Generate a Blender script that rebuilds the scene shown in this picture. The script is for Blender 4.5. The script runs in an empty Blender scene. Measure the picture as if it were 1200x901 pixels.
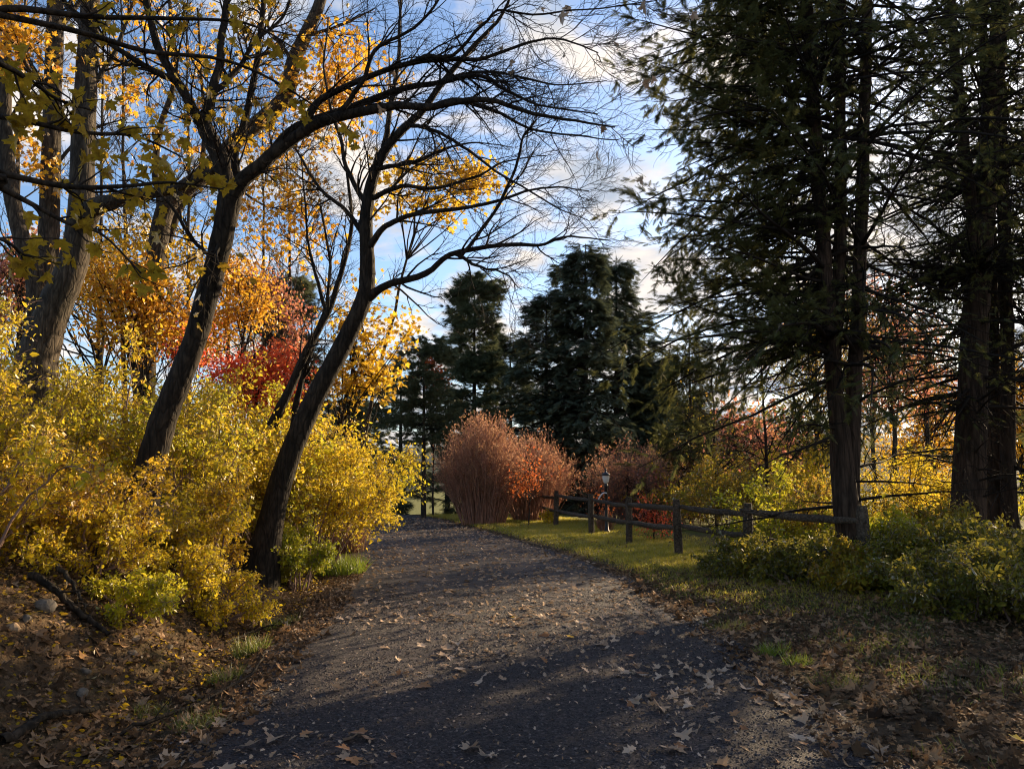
import bpy, math
import numpy as np
from math import radians, sin, cos, tan, pi

rng = np.random.default_rng(11)
C = bpy.context.scene.collection
S = bpy.context.scene

# ------------------------------------------------------------------ camera
TILT = radians(7.05)
CAMZ = 1.6
FPX = 890.0
cam = bpy.data.cameras.new("camera")
cam.sensor_width = 36.0
cam.lens = FPX / 1200 * 36
cam.clip_start = 0.05
cam.clip_end = 6000
cam_o = bpy.data.objects.new("camera", cam)
C.objects.link(cam_o)
cam_o.location = (0, 0, CAMZ)
cam_o.rotation_euler = (pi / 2 + TILT, 0, 0)
S.camera = cam_o

# ------------------------------------------------------------------ light
SUN_AZ = radians(44.0)      # to the right of the view
SUN_EL = radians(18.5)
w = bpy.data.worlds.new("World")
S.world = w
w.use_nodes = True
nt = w.node_tree
nt.nodes.clear()
def wn(t, **k):
    n = nt.nodes.new(t)
    for a, b in k.items():
        setattr(n, a, b)
    return n
L = nt.links.new
out = wn('ShaderNodeOutputWorld')
sky = wn('ShaderNodeTexSky', sky_type='NISHITA')
sky.sun_disc = False
sky.sun_elevation = SUN_EL
sky.sun_rotation = SUN_AZ
sky.altitude = 200
sky.air_density = 1.0
sky.dust_density = 1.4
sky.ozone_density = 3.5
bg = wn('ShaderNodeBackground')
bg.inputs['Strength'].default_value = 0.09
L(sky.outputs['Color'], bg.inputs['Color'])
# clouds: broken warm white cumulus projected on a flat layer above the place
tc = wn('ShaderNodeTexCoord')
sep = wn('ShaderNodeSeparateXYZ')
L(tc.outputs['Generated'], sep.inputs[0])
zz = wn('ShaderNodeMath', operation='MAXIMUM'); zz.inputs[1].default_value = 0.0
L(sep.outputs['Z'], zz.inputs[0])
zb = wn('ShaderNodeMath', operation='ADD'); zb.inputs[1].default_value = 0.16
L(zz.outputs[0], zb.inputs[0])
dx = wn('ShaderNodeMath', operation='DIVIDE'); dy = wn('ShaderNodeMath', operation='DIVIDE')
L(sep.outputs['X'], dx.inputs[0]); L(zb.outputs[0], dx.inputs[1])
L(sep.outputs['Y'], dy.inputs[0]); L(zb.outputs[0], dy.inputs[1])
com = wn('ShaderNodeCombineXYZ')
L(dx.outputs[0], com.inputs[0]); L(dy.outputs[0], com.inputs[1])
com.inputs[2].default_value = 4.3
n1 = wn('ShaderNodeTexNoise'); n1.inputs['Scale'].default_value = 3.3
n1.inputs['Detail'].default_value = 9; n1.inputs['Roughness'].default_value = 0.56
n1.inputs['Distortion'].default_value = 0.35
L(com.outputs[0], n1.inputs['Vector'])
# clouds thicken to the right and towards the horizon
bias = wn('ShaderNodeMath', operation='MULTIPLY'); bias.inputs[1].default_value = 0.09
L(sep.outputs['X'], bias.inputs[0])
zbi = wn('ShaderNodeMath', operation='MULTIPLY_ADD'); zbi.inputs[1].default_value = -0.17; zbi.inputs[2].default_value = 0.085
L(sep.outputs['Z'], zbi.inputs[0])
add1 = wn('ShaderNodeMath', operation='ADD'); add2 = wn('ShaderNodeMath', operation='ADD')
L(n1.outputs['Fac'], add1.inputs[0]); L(bias.outputs[0], add1.inputs[1])
L(add1.outputs[0], add2.inputs[0]); L(zbi.outputs[0], add2.inputs[1])
rmp = wn('ShaderNodeValToRGB')
rmp.color_ramp.elements[0].position = 0.488; rmp.color_ramp.elements[0].color = (0.02, 0.02, 0.02, 1)
rmp.color_ramp.elements[1].position = 0.62; rmp.color_ramp.elements[1].color = (1, 1, 1, 1)
L(add2.outputs[0], rmp.inputs[0])
n2 = wn('ShaderNodeTexNoise'); n2.inputs['Scale'].default_value = 4.5; n2.inputs['Detail'].default_value = 6
L(com.outputs[0], n2.inputs['Vector'])
cr2 = wn('ShaderNodeValToRGB')
cr2.color_ramp.elements[0].position = 0.36; cr2.color_ramp.elements[0].color = (0.46, 0.52, 0.62, 1)
cr2.color_ramp.elements[1].position = 0.58; cr2.color_ramp.elements[1].color = (0.95, 0.85, 0.76, 1)
L(n2.outputs['Fac'], cr2.inputs[0])
bgc = wn('ShaderNodeBackground'); bgc.inputs['Strength'].default_value = 0.45
L(cr2.outputs[0], bgc.inputs['Color'])
mix = wn('ShaderNodeMixShader')
L(rmp.outputs[0], mix.inputs[0]); L(bg.outputs[0], mix.inputs[1]); L(bgc.outputs[0], mix.inputs[2])
L(mix.outputs[0], out.inputs['Surface'])

sl = bpy.data.lights.new("sun", 'SUN')
sl.energy = 5.0
sl.angle = radians(0.5)
sl.color = (1.0, 0.75, 0.46)
so = bpy.data.objects.new("sun", sl)
C.objects.link(so)
from mathutils import Vector
sd = Vector((sin(SUN_AZ) * cos(SUN_EL), cos(SUN_AZ) * cos(SUN_EL), sin(SUN_EL)))
so.rotation_euler = sd.to_track_quat('Z', 'Y').to_euler()
so.location = (20, 20, 15)

S.view_settings.view_transform = 'Standard'
S.view_settings.look = 'None'
S.view_settings.exposure = 1.45
S.view_settings.gamma = 1
S.view_settings.use_curve_mapping = False
S.render.engine = 'CYCLES'
S.cycles.pixel_filter_type = 'BLACKMAN_HARRIS'
S.cycles.filter_width = 1.1
S.cycles.max_bounces = 6
S.cycles.diffuse_bounces = 3
S.cycles.transmission_bounces = 3
S.cycles.sample_clamp_indirect = 6

# ------------------------------------------------------------------ helpers
def P(x, y, d):
    """point at depth d (m along +Y) that the photograph shows at pixel x, y of 1200x901"""
    u = (x - 600) / FPX; v = (450.5 - y) / FPX
    s = d / (cos(TILT) - v * sin(TILT))
    return np.array([u * s, d, CAMZ + (sin(TILT) + v * cos(TILT)) * s])

def tag(o, label=None, cat=None, group=None, kind=None):
    if label: o['label'] = label
    if cat: o['category'] = cat
    if group: o['group'] = group
    if kind: o['kind'] = kind
    return o

def empty(name, loc, label, cat, group=None):
    o = bpy.data.objects.new(name, None)
    o.empty_display_size = 0.3
    C.objects.link(o)
    o.location = [float(v) for v in loc]
    return tag(o, label, cat, group)

def norm(v):
    return v / (np.linalg.norm(v, axis=-1, keepdims=True) + 1e-12)

class Buf:
    def __init__(s):
        s.v = []; s.l = []; s.t = []; s.n = 0
    def add(s, v, faces):
        v = np.asarray(v, float).reshape(-1, 3)
        for f in (faces if isinstance(faces, (list, tuple)) else [faces]):
            f = np.asarray(f, np.int64)
            s.l.append((f + s.n).ravel()); s.t.append(np.full(len(f), f.shape[1], np.int64))
        s.v.append(v); s.n += len(v)
        return s
    def tubes(s, p, r, sides=4, lump=0.0):
        p = np.asarray(p, float); r = np.asarray(r, float)
        if p.ndim == 2: p = p[None]; r = r[None]
        M, N, _ = p.shape
        if M == 0: return s
        t = norm(np.gradient(p, axis=1))
        mt = np.abs(t.mean(axis=1)); ref = np.zeros((M, 3)); ref[np.arange(M), mt.argmin(axis=1)] = 1
        a1 = norm(np.cross(t, ref[:, None, :])); a2 = np.cross(t, a1)
        an = np.arange(sides) * 2 * pi / sides
        rr = np.repeat(r[:, :, None], sides, axis=2)
        if lump:
            rr = rr * (1 + lump * rng.standard_normal(rr.shape))
        v = p[:, :, None, :] + rr[..., None] * (np.cos(an)[None, None, :, None] * a1[:, :, None, :] + np.sin(an)[None, None, :, None] * a2[:, :, None, :])
        i = np.arange(N - 1)[:, None] * sides; k = np.arange(sides)[None]; k2 = (k + 1) % sides
        q = np.stack([i + k, i + k2, i + sides + k2, i + sides + k], -1).reshape(-1, 4)
        f = (q[None] + (np.arange(M) * N * sides)[:, None, None]).reshape(-1, 4)
        s.add(v, f)
        return s
    def scatter(s, tv, tf, o, R, sc):
        """copies of a small template: origins o, rotations R, scale sc"""
        M = len(o)
        if M == 0: return s
        sc = np.asarray(sc, float)
        if sc.ndim == 0: sc = np.full(M, float(sc))
        v = np.einsum('mij,kj->mki', R, tv) * sc[:, None, None] + o[:, None, :]
        K = len(tv)
        fs = []
        for n in sorted({len(f) for f in tf}):
            q = np.array([f for f in tf if len(f) == n])
            fs.append((q[None] + (np.arange(M) * K)[:, None, None]).reshape(-1, n))
        s.add(v, fs)
        return s
    def mesh(s, name, mat, smooth=False):
        m = bpy.data.meshes.new(name)
        v = np.concatenate(s.v).astype(np.float32); l = np.concatenate(s.l).astype(np.int32); t = np.concatenate(s.t).astype(np.int32)
        m.vertices.add(len(v)); m.vertices.foreach_set('co', v.ravel())
        m.loops.add(len(l)); m.loops.foreach_set('vertex_index', l)
        m.polygons.add(len(t)); st = np.zeros(len(t), np.int32); st[1:] = np.cumsum(t)[:-1]
        m.polygons.foreach_set('loop_start', st); m.polygons.foreach_set('loop_total', t)
        m.polygons.foreach_set('use_smooth', np.full(len(t), smooth, bool))
        m.update(calc_edges=True)
        if mat: m.materials.append(mat)
        return m
    def build(s, name, mat, parent=None, smooth=False):
        """vertices are world coordinates; a parented mesh is stored relative to its parent"""
        if parent is not None:
            s.v = [a - np.array(parent.location) for a in s.v]
        o = bpy.data.objects.new(name, s.mesh(name, mat, smooth))
        C.objects.link(o)
        if parent is not None: o.parent = parent
        return o

def spline(pts, n):
    """Catmull-Rom through pts, n samples, any width of columns"""
    p = np.asarray(pts, float)
    p = np.vstack([2 * p[0] - p[1], p, 2 * p[-1] - p[-2]])
    k = len(p) - 3
    u = np.linspace(0, k, n); i = np.minimum(u.astype(int), k - 1); f = (u - i)[:, None]
    a, b, c, d = p[i], p[i + 1], p[i + 2], p[i + 3]
    return 0.5 * (2 * b + (c - a) * f + (2 * a - 5 * b + 4 * c - d) * f ** 2 + (3 * b - a - 3 * c + d) * f ** 3)

def limb(px, d, r, n=26, wob=0.012):
    """px: (x, y[, depth]) pixels; d: depth or (d0, d1); r: (r0, r1)"""
    k = len(px)
    ds = np.linspace(d[0], d[1], k) if isinstance(d, (tuple, list)) else np.full(k, d)
    pts = np.array([P(q[0], q[1], (q[2] if len(q) > 2 else ds[i])) for i, q in enumerate(px)])
    p = spline(pts, n)
    wv = rng.standard_normal((n, 3)); wv = (wv + np.roll(wv, 1, 0) + np.roll(wv, -1, 0)) / 3
    wv[0] = 0
    p = p + wv * wob
    u = np.linspace(0, 1, n)
    return p, r[0] + (r[1] - r[0]) * u ** 0.85

def resample(p, r, n):
    u = np.linspace(0, 1, len(p)); q = np.linspace(0, 1, n)
    return np.stack([np.interp(q, u, p[:, k]) for k in range(3)], 1), np.interp(q, u, r)

def grow(par, prad, n, tmin=0.2, tmax=1.0, ang=(30, 65), length=1.0, seg=5, jit=0.15, trop=(0, 0, 0.05), rfac=0.55, rmin=0.002, rend=0.0015,
         planar=False, lfall=0.4, rmax=1.0):
    """children of a batch of paths (M,N,3)"""
    M, N, _ = par.shape
    idx = np.repeat(np.arange(M), n); K = len(idx)
    t = rng.uniform(tmin, tmax, K)
    fi = t * (N - 1); i0 = np.minimum(fi.astype(int), N - 2); f = (fi - i0)[:, None]
    p0 = par[idx, i0] * (1 - f) + par[idx, i0 + 1] * f
    tg = norm(par[idx, i0 + 1] - par[idx, i0])
    r0 = prad[idx, i0] * (1 - f[:, 0]) + prad[idx, i0 + 1] * f[:, 0]
    if planar:
        sd_ = norm(np.cross(tg, np.array([0, 0, 1.0]))) * np.where(rng.random(K) < 0.5, 1, -1)[:, None]
        pp = sd_ + rng.standard_normal((K, 3)) * np.array([0.12, 0.12, 0.22])
    else:
        pp = rng.standard_normal((K, 3))
    pp = norm(pp - (pp * tg).sum(1, keepdims=True) * tg)
    a = np.radians(rng.uniform(ang[0], ang[1], K))[:, None]
    d = np.cos(a) * tg + np.sin(a) * pp
    Ln = length * (1 - lfall * t) * rng.uniform(0.55, 1.25, K)
    path = np.zeros((K, seg + 1, 3)); path[:, 0] = p0
    for s_ in range(seg):
        d = norm(d + rng.standard_normal((K, 3)) * jit + np.array(trop))
        path[:, s_ + 1] = path[:, s_] + d * (Ln / seg)[:, None]
    rs = np.clip(r0 * rfac, rmin, rmax)
    u = np.linspace(0, 1, seg + 1)[None]
    rad = rs[:, None] * (1 - u) + np.minimum(rend, rs)[:, None] * u
    return path, rad

def orient(d, n):
    y = norm(d); x = norm(np.cross(y, n)); z = np.cross(x, y)
    return np.stack([x, y, z], axis=-1)

def sample_paths(paths, n, tmin=0.0, tmax=1.0):
    M, N, _ = paths.shape
    idx = np.repeat(np.arange(M), n); K = len(idx)
    t = rng.uniform(tmin, tmax, K); fi = t * (N - 1); i0 = np.minimum(fi.astype(int), N - 2); f = (fi - i0)[:, None]
    return paths[idx, i0] * (1 - f) + paths[idx, i0 + 1] * f, norm(paths[idx, i0 + 1] - paths[idx, i0])

# leaf templates (y = along the leaf, z = its face)
def mirror(half, curl=0.25, droop=0.15, center=(0, 0.38)):
    pts = [h for h in half] + [(-x, y) for (x, y) in reversed(half[1:-1])]
    v = [(x, y, curl * x * x - droop * y * y) for x, y in pts]
    n = len(v); v.append((center[0], center[1], -0.03))
    return np.array(v), [(n, i, (i + 1) % n) for i in range(n)]
OVAL = (np.array([(0, 0, 0), (.27, .3, .05), (.22, .65, .03), (0, 1, -.08), (-.22, .65, .03), (-.27, .3, .05), (0, .45, -.04)], float),
        [(0, 1, 2, 6), (6, 2, 3), (6, 3, 4), (0, 6, 4, 5)])
MAPLE_HALF = [(0, .06), (.12, .0), (.40, .02), (.30, .13), (.36, .22), (.60, .42), (.48, .46), (.50, .58), (.24, .50), (.20, .56), (.27, .76), (.16, .74), (0, 1.05)]
MAPLE = mirror(MAPLE_HALF)
MAPLE_CURL = mirror(MAPLE_HALF, 0.9, 0.3)
MAPLE_FLAT = mirror(MAPLE_HALF, 0.15, -0.2)
OAK = mirror([(0, 0), (.05, .1), (.2, .18), (.09, .28), (.3, .45), (.12, .52), (.27, .72), (.12, .76), (0, 1)], 0.8, 0.25, (0, .5))
def spray(n=9):
    v = []; f = []
    for i in range(n):
        y = 0.08 + 0.82 * i / n; ln = 0.40 * (1 - 0.75 * (i / n) ** 1.3); wd = 0.042
        for sgn in (-1, 1):
            k = len(v)
            v += [(0, y - wd, 0), (0, y + wd, 0), (sgn * ln, y + ln * 0.75 + (0.03 if sgn > 0 else -0.02), -0.12 * ln + 0.04 * ((i * 7) % 3 - 1))]
            f.append((k, k + 1, k + 2))
    k = len(v); v += [(-.05, .8, 0), (.05, .8, 0), (0, 1.08, -.05)]; f.append((k, k + 1, k + 2))
    k = len(v); v += [(-.018, 0, 0), (.018, 0, 0), (0, .95, .0)]; f.append((k, k + 1, k + 2))
    return np.array(v, float), f
SPRAY = spray()
def tuft(n=13):
    v = []; f = []; g = np.random.default_rng(4)
    for i in range(n):
        a = i * 2.4; o = np.array([cos(a), sin(a)]) * (0.25 + 0.55 * ((i * 5) % n) / n)
        tip = np.array([o[0] * .8, .55 + .45 * g.random(), o[1] * .8]); w_ = np.array([-sin(a), 0, cos(a)]) * .035
        k = len(v); v += [-w_, w_, tip]; f.append((k, k + 1, k + 2))
    return np.array(v, float), f
TUFT = tuft()
BLADE = (np.array([(-.035, 0, 0), (.035, 0, 0), (.022, .6, .08), (-.022, .6, .08), (0, 1, .25)], float), [(0, 1, 2, 3), (3, 2, 4)])

# ------------------------------------------------------------------ materials
def newmat(name):
    m = bpy.data.materials.new(name); m.use_nodes = True
    n = m.node_tree; n.nodes.clear()
    o = n.nodes.new('ShaderNodeOutputMaterial')
    return m, n, o
def ramp(n, cols, pos=None):
    r = n.nodes.new('ShaderNodeValToRGB'); e = r.color_ramp.elements
    k = len(cols); pos = pos or [i / max(1, k - 1) for i in range(k)]
    while len(e) < k: e.new(0.5)
    for i in range(k):
        e[i].position = pos[i]; e[i].color = (*cols[i], 1)
    return r
def leaf_mat(name, cols, transl=0.45, gloss=0.06, clump=0.5, cscale=1.2, obj_random=False, rough=0.6):
    """leaf colours vary from leaf to leaf and from clump to clump; light shines through the blades"""
    m, n, o = newmat(name); K = n.links.new
    geo = n.nodes.new('ShaderNodeNewGeometry')
    rnd = geo.outputs['Random Per Island']
    if obj_random:
        oi = n.nodes.new('ShaderNodeObjectInfo'); rnd = oi.outputs['Random']
    nz = n.nodes.new('ShaderNodeTexNoise'); nz.inputs['Scale'].default_value = cscale; nz.inputs['Detail'].default_value = 2
    K(geo.outputs['Position'], nz.inputs['Vector'])
    st = n.nodes.new('ShaderNodeMapRange'); st.inputs[1].default_value = 0.3; st.inputs[2].default_value = 0.7
    K(nz.outputs['Fac'], st.inputs[0])
    mx = n.nodes.new('ShaderNodeMix'); mx.inputs[0].default_value = clump
    K(rnd, mx.inputs[2]); K(st.outputs[0], mx.inputs[3])
    r = ramp(n, cols); K(mx.outputs[0], r.inputs[0])
    df = n.nodes.new('ShaderNodeBsdfDiffuse'); tr = n.nodes.new('ShaderNodeBsdfTranslucent'); gl = n.nodes.new('ShaderNodeBsdfGlossy')
    gl.inputs['Roughness'].default_value = rough; gl.inputs['Color'].default_value = (.9, .9, .9, 1)
    K(r.outputs[0], df.inputs['Color'])
    gm = n.nodes.new('ShaderNodeGamma'); gm.inputs[1].default_value = 0.85
    K(r.outputs[0], gm.inputs[0]); K(gm.outputs[0], tr.inputs['Color'])
    a = n.nodes.new('ShaderNodeMixShader'); a.inputs[0].default_value = transl
    K(df.outputs[0], a.inputs[1]); K(tr.outputs[0], a.inputs[2])
    fr = n.nodes.new('ShaderNodeFresnel'); fr.inputs[0].default_value = 1.4
    fm = n.nodes.new('ShaderNodeMath'); fm.operation = 'MULTIPLY'; fm.inputs[1].default_value = gloss * 5
    K(fr.outputs[0], fm.inputs[0])
    b = n.nodes.new('ShaderNodeMixShader'); K(fm.outputs[0], b.inputs[0]); K(a.outputs[0], b.inputs[1]); K(gl.outputs[0], b.inputs[2])
    K(b.outputs[0], o.inputs['Surface'])
    return m
def bark_mat(name, dark, mid, light, scale=9, bump=0.6, stretch=0.22):
    m, n, o = newmat(name); K = n.links.new
    geo = n.nodes.new('ShaderNodeNewGeometry')
    mp = n.nodes.new('ShaderNodeMapping'); mp.inputs['Scale'].default_value = (1, 1, stretch)
    K(geo.outputs['Position'], mp.inputs[0])
    a = n.nodes.new('ShaderNodeTexNoise'); a.inputs['Scale'].default_value = scale * 3; a.inputs['Detail'].default_value = 7; a.inputs['Roughness'].default_value = .65
    v = n.nodes.new('ShaderNodeTexVoronoi'); v.inputs['Scale'].default_value = scale * 2.2; v.feature = 'DISTANCE_TO_EDGE'
    dn = n.nodes.new('ShaderNodeTexNoise'); dn.inputs['Scale'].default_value = scale
    K(mp.outputs[0], dn.inputs['Vector'])
    vm = n.nodes.new('ShaderNodeMix'); vm.data_type = 'VECTOR'; vm.inputs[0].default_value = 0.18
    K(mp.outputs[0], vm.inputs[4]); K(dn.outputs['Color'], vm.inputs[5])
    K(mp.outputs[0], a.inputs['Vector']); K(vm.outputs[1], v.inputs['Vector'])
    r = ramp(n, [dark, mid, light], [0.3, 0.5, 0.72]); K(a.outputs['Fac'], r.inputs[0])
    vr = ramp(n, [(.35, .35, .35), (1, 1, 1)], [0, .18]); K(v.outputs['Distance'], vr.inputs[0])
    mu = n.nodes.new('ShaderNodeMix'); mu.data_type = 'RGBA'; mu.blend_type = 'MULTIPLY'; mu.inputs[0].default_value = .75
    K(r.outputs[0], mu.inputs[6]); K(vr.outputs[0], mu.inputs[7])
    big = n.nodes.new('ShaderNodeTexNoise'); big.inputs['Scale'].default_value = 1.7; big.inputs['Detail'].default_value = 4
    K(geo.outputs['Position'], big.inputs['Vector'])
    br = ramp(n, [(.7, .72, .66), (1.15, 1.1, 1.0)], [.35, .65]); K(big.outputs['Fac'], br.inputs[0])
    m2 = n.nodes.new('ShaderNodeMix'); m2.data_type = 'RGBA'; m2.blend_type = 'MULTIPLY'; m2.inputs[0].default_value = 1
    K(mu.outputs[2], m2.inputs[6]); K(br.outputs[0], m2.inputs[7])
    hs = n.nodes.new('ShaderNodeMath'); hs.operation = 'ADD'
    K(a.outputs['Fac'], hs.inputs[0]); K(vr.outputs[0], hs.inputs[1])
    bp = n.nodes.new('ShaderNodeBump'); bp.inputs['Strength'].default_value = bump; bp.inputs['Distance'].default_value = .02
    K(hs.outputs[0], bp.inputs['Height'])
    ps = n.nodes.new('ShaderNodeBsdfPrincipled'); ps.inputs['Roughness'].default_value = .9; ps.inputs['Specular IOR Level'].default_value = .2
    K(m2.outputs[2], ps.inputs['Base Color']); K(bp.outputs[0], ps.inputs['Normal'])
    K(ps.outputs[0], o.inputs['Surface'])
    return m
def plain_mat(name, col, rough=0.6, spec=0.4, var=0.25, scale=12, metal=0.0, bump=0.2):
    m, n, o = newmat(name); K = n.links.new
    geo = n.nodes.new('ShaderNodeNewGeometry')
    a = n.nodes.new('ShaderNodeTexNoise'); a.inputs['Scale'].default_value = scale; a.inputs['Detail'].default_value = 6
    K(geo.outputs['Position'], a.inputs['Vector'])
    r = ramp(n, [tuple(c * (1 - var) for c in col), tuple(min(1, c * (1 + var)) for c in col)], [.3, .7]); K(a.outputs['Fac'], r.inputs[0])
    bp = n.nodes.new('ShaderNodeBump'); bp.inputs['Strength'].default_value = bump; bp.inputs['Distance'].default_value = .02
    K(a.outputs['Fac'], bp.inputs['Height'])
    ps = n.nodes.new('ShaderNodeBsdfPrincipled'); ps.inputs['Roughness'].default_value = rough; ps.inputs['Specular IOR Level'].default_value = spec; ps.inputs['Metallic'].default_value = metal
    K(r.outputs[0], ps.inputs['Base Color']); K(bp.outputs[0], ps.inputs['Normal']); K(ps.outputs[0], o.inputs['Surface'])
    return m

M = {}
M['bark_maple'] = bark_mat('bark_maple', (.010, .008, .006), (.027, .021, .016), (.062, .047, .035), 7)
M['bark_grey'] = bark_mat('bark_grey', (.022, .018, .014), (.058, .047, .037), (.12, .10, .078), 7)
M['bark_hemlock'] = bark_mat('bark_hemlock', (.022, .015, .011), (.055, .037, .028), (.10, .07, .052), 6, .8, .12)
M['bark_far'] = bark_mat('bark_far', (.03, .027, .024), (.06, .052, .045), (.1, .085, .07), 5)
M['twig'] = plain_mat('twig_bark', (.022, .018, .015), .9, .1, .4, 9)
M['twig_red'] = plain_mat('reddish_twig_bark', (.34, .18, .12), .8, .2, .35, 5)
M['twig_tan'] = plain_mat('tan_twig_bark', (.20, .13, .105), .8, .2, .35, 5)
M['yellow'] = leaf_mat('yellow_green_shrub_leaf', [(.20, .16, .012), (.46, .35, .014), (.60, .45, .018), (.70, .48, .02), (.34, .31, .02), (.66, .40, .03), (.40, .24, .03)], .58, .03, .4, 1.4)
M['lime'] = leaf_mat('lime_shrub_leaf', [(.14, .2, .012), (.3, .32, .014), (.46, .42, .02), (.5, .4, .02)], .5, .05, .45, 1.4)
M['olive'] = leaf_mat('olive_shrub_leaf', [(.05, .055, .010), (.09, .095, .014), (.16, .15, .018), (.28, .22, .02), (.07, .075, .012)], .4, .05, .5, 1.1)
M['mapleyellow'] = leaf_mat('golden_maple_leaf', [(.30, .17, .012), (.40, .24, .012), (.50, .32, .02), (.26, .18, .014)], .6, .05, .3)
M['ochre'] = leaf_mat('ochre_maple_leaf', [(.13, .07, .01), (.28, .17, .012), (.40, .26, .015), (.34, .20, .012)], .45, .03, .6, 38)
M['gold'] = leaf_mat('gold_orange_leaf', [(.42, .20, .014), (.55, .32, .018), (.64, .42, .025), (.5, .28, .016)], .6, .04, .4)
M['yellowlime'] = leaf_mat('lime_yellow_shrub_leaf', [(.16, .16, .012), (.34, .33, .014), (.48, .43, .018), (.58, .46, .02), (.24, .27, .02), (.52, .38, .03)], .55, .03, .4, 1.4)
M['yellowgold'] = leaf_mat('gold_shrub_leaf', [(.22, .14, .012), (.44, .29, .014), (.56, .37, .018), (.62, .36, .02), (.30, .22, .02), (.55, .25, .03)], .55, .03, .4, 1.4)
M['orange'] = leaf_mat('orange_maple_leaf', [(.50, .17, .014), (.62, .29, .018), (.68, .40, .025), (.55, .22, .014), (.6, .44, .03)], .6, .04, .5, .8)
M['red'] = leaf_mat('red_maple_leaf', [(.52, .05, .03), (.70, .085, .04), (.76, .18, .05), (.58, .06, .045)], .6, .04, .5, .8)
M['pink'] = leaf_mat('dusty_red_leaf', [(.34, .08, .06), (.44, .14, .10), (.5, .22, .08), (.36, .10, .08)], .6, .04, .5, .8)
M['redorange'] = leaf_mat('red_orange_berry_leaf', [(.5, .06, .03), (.6, .13, .03), (.62, .2, .04)], .6, .04, .4)
M['plume'] = leaf_mat('russet_plume', [(.42, .17, .08), (.54, .27, .14), (.60, .34, .20), (.55, .34, .09)], .55, .02, .3)
M['mixed'] = leaf_mat('mixed_autumn_leaf', [(.12, .14, .015), (.3, .28, .02), (.42, .24, .02), (.2, .2, .02), (.4, .12, .04)], .5, .04, .4, 1.0)
M['hemlock'] = leaf_mat('hemlock_needles', [(.035, .042, .015), (.06, .068, .022), (.09, .095, .028), (.14, .125, .036)], .42, .006, .5, .9)
M['spruce'] = leaf_mat('spruce_needles', [(.045, .06, .038), (.075, .095, .058), (.115, .13, .072)], .2, .008, .5, .7)
M['pine'] = leaf_mat('pine_needles', [(.06, .075, .04), (.09, .11, .055), (.14, .15, .07)], .25, .01, .5, .7)
M['deadleaf'] = leaf_mat('dry_brown_leaf', [(.14, .085, .045), (.28, .18, .10), (.40, .28, .18), (.52, .39, .28), (.30, .16, .07)], .2, .03, .25, 2.0)
M['litter'] = leaf_mat('leaf_litter', [(.02, .013, .008), (.05, .03, .016), (.10, .06, .032), (.17, .10, .052), (.30, .20, .12), (.42, .20, .05)], .2, .02, .25, 1.6)
M['dry_tan'] = leaf_mat('dry_tan_leaf', [(.30, .20, .125), (.42, .30, .20), (.54, .41, .30)], .2, .05, 0.0, 1, True)
M['dry_rust'] = leaf_mat('dry_rust_leaf', [(.20, .10, .05), (.30, .15, .065), (.38, .20, .09)], .15, .05, 0.0, 1, True)
M['fresh_yellow'] = leaf_mat('fresh_yellow_leaf', [(.5, .3, .02), (.6, .38, .03)], .25, .05, 0.0, 1, True)
M['grass'] = leaf_mat('lawn_blade', [(.15, .16, .018), (.30, .28, .028), (.46, .38, .045), (.56, .42, .10)], .5, .03, .5, .6)
M['tallgrass'] = leaf_mat('tall_grass_blade', [(.10, .17, .015), (.2, .26, .02), (.32, .32, .04)], .45, .04, .3)
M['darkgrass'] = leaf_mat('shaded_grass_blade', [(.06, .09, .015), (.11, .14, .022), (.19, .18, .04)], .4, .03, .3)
M['drygrass'] = leaf_mat('dry_reddish_grass', [(.22, .10, .05), (.32, .16, .08), (.4, .24, .12)], .4, .03, .3)
M['fence'] = bark_mat('weathered_fence_wood', (.05, .04, .033), (.10, .08, .062), (.17, .14, .11), 9, .5, 1.0)
M['black'] = plain_mat('black_paint', (.015, .015, .016), .4, .5, .2)
M['globe'] = plain_mat('frosted_lamp_glass', (.75, .75, .72), .3, .5, .05)
M['rock'] = plain_mat('pale_rock', (.13, .112, .09), .9, .2, .5, 14, 0, .6)
M['rock_tan'] = plain_mat('tan_rock', (.27, .19, .115), .85, .3, .3, 14, 0, .6)
M['hills'] = plain_mat('wooded_hill', (.06, .07, .05), .9, .1, .3, .02)

# ------------------------------------------------------------------ terrain
_ty = np.arange(-60, 140, 0.1)
def _table(pts):
    a = np.interp(_ty, [p[0] for p in pts], [p[1] for p in pts])
    k = np.exp(-0.5 * (np.arange(-40, 41) / 15.0) ** 2); k /= k.sum()
    return np.convolve(np.pad(a, 40, 'edge'), k, 'valid')
_tl = _table([(-60, -1.95), (2, -1.95), (4.2, -1.98), (5.9, -2.08), (10.2, -2.42), (15.8, -3.05), (23, -4.4), (31, -6.2), (38, -10.5), (50, -22), (140, -140)])
_tr = _table([(-60, 2.2), (2, 2.2), (4.9, 2.25), (6.8, 2.3), (8.4, 2.28), (11, 2.1), (14.2, 1.65), (17.8, .82), (24, -.95), (31, -3.0), (38, -6.0), (50, -15), (140, -133)])
def XL(y): return np.interp(y, _ty, _tl)
def XR(y): return np.interp(y, _ty, _tr)
def sm(a, b, x):
    t = np.clip((x - a) / (b - a), 0, 1); return t * t * (3 - 2 * t)
_ph = np.random.default_rng(5).uniform(0, 6.28, (14, 2)); _dr = np.random.default_rng(6).uniform(0, 6.28, 14)
def fbm(x, y, f0, n=5, gain=.55):
    z = 0; a = 1.0; f = f0
    for i in range(n):
        c, s_ = cos(_dr[i]), sin(_dr[i])
        z = z + a * np.sin(f * (x * c + y * s_) + _ph[i, 0] + 1.3 * np.sin(f * .7 * (-x * s_ + y * c) + _ph[i, 1]))
        a *= gain; f *= 1.9
    return z
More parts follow.
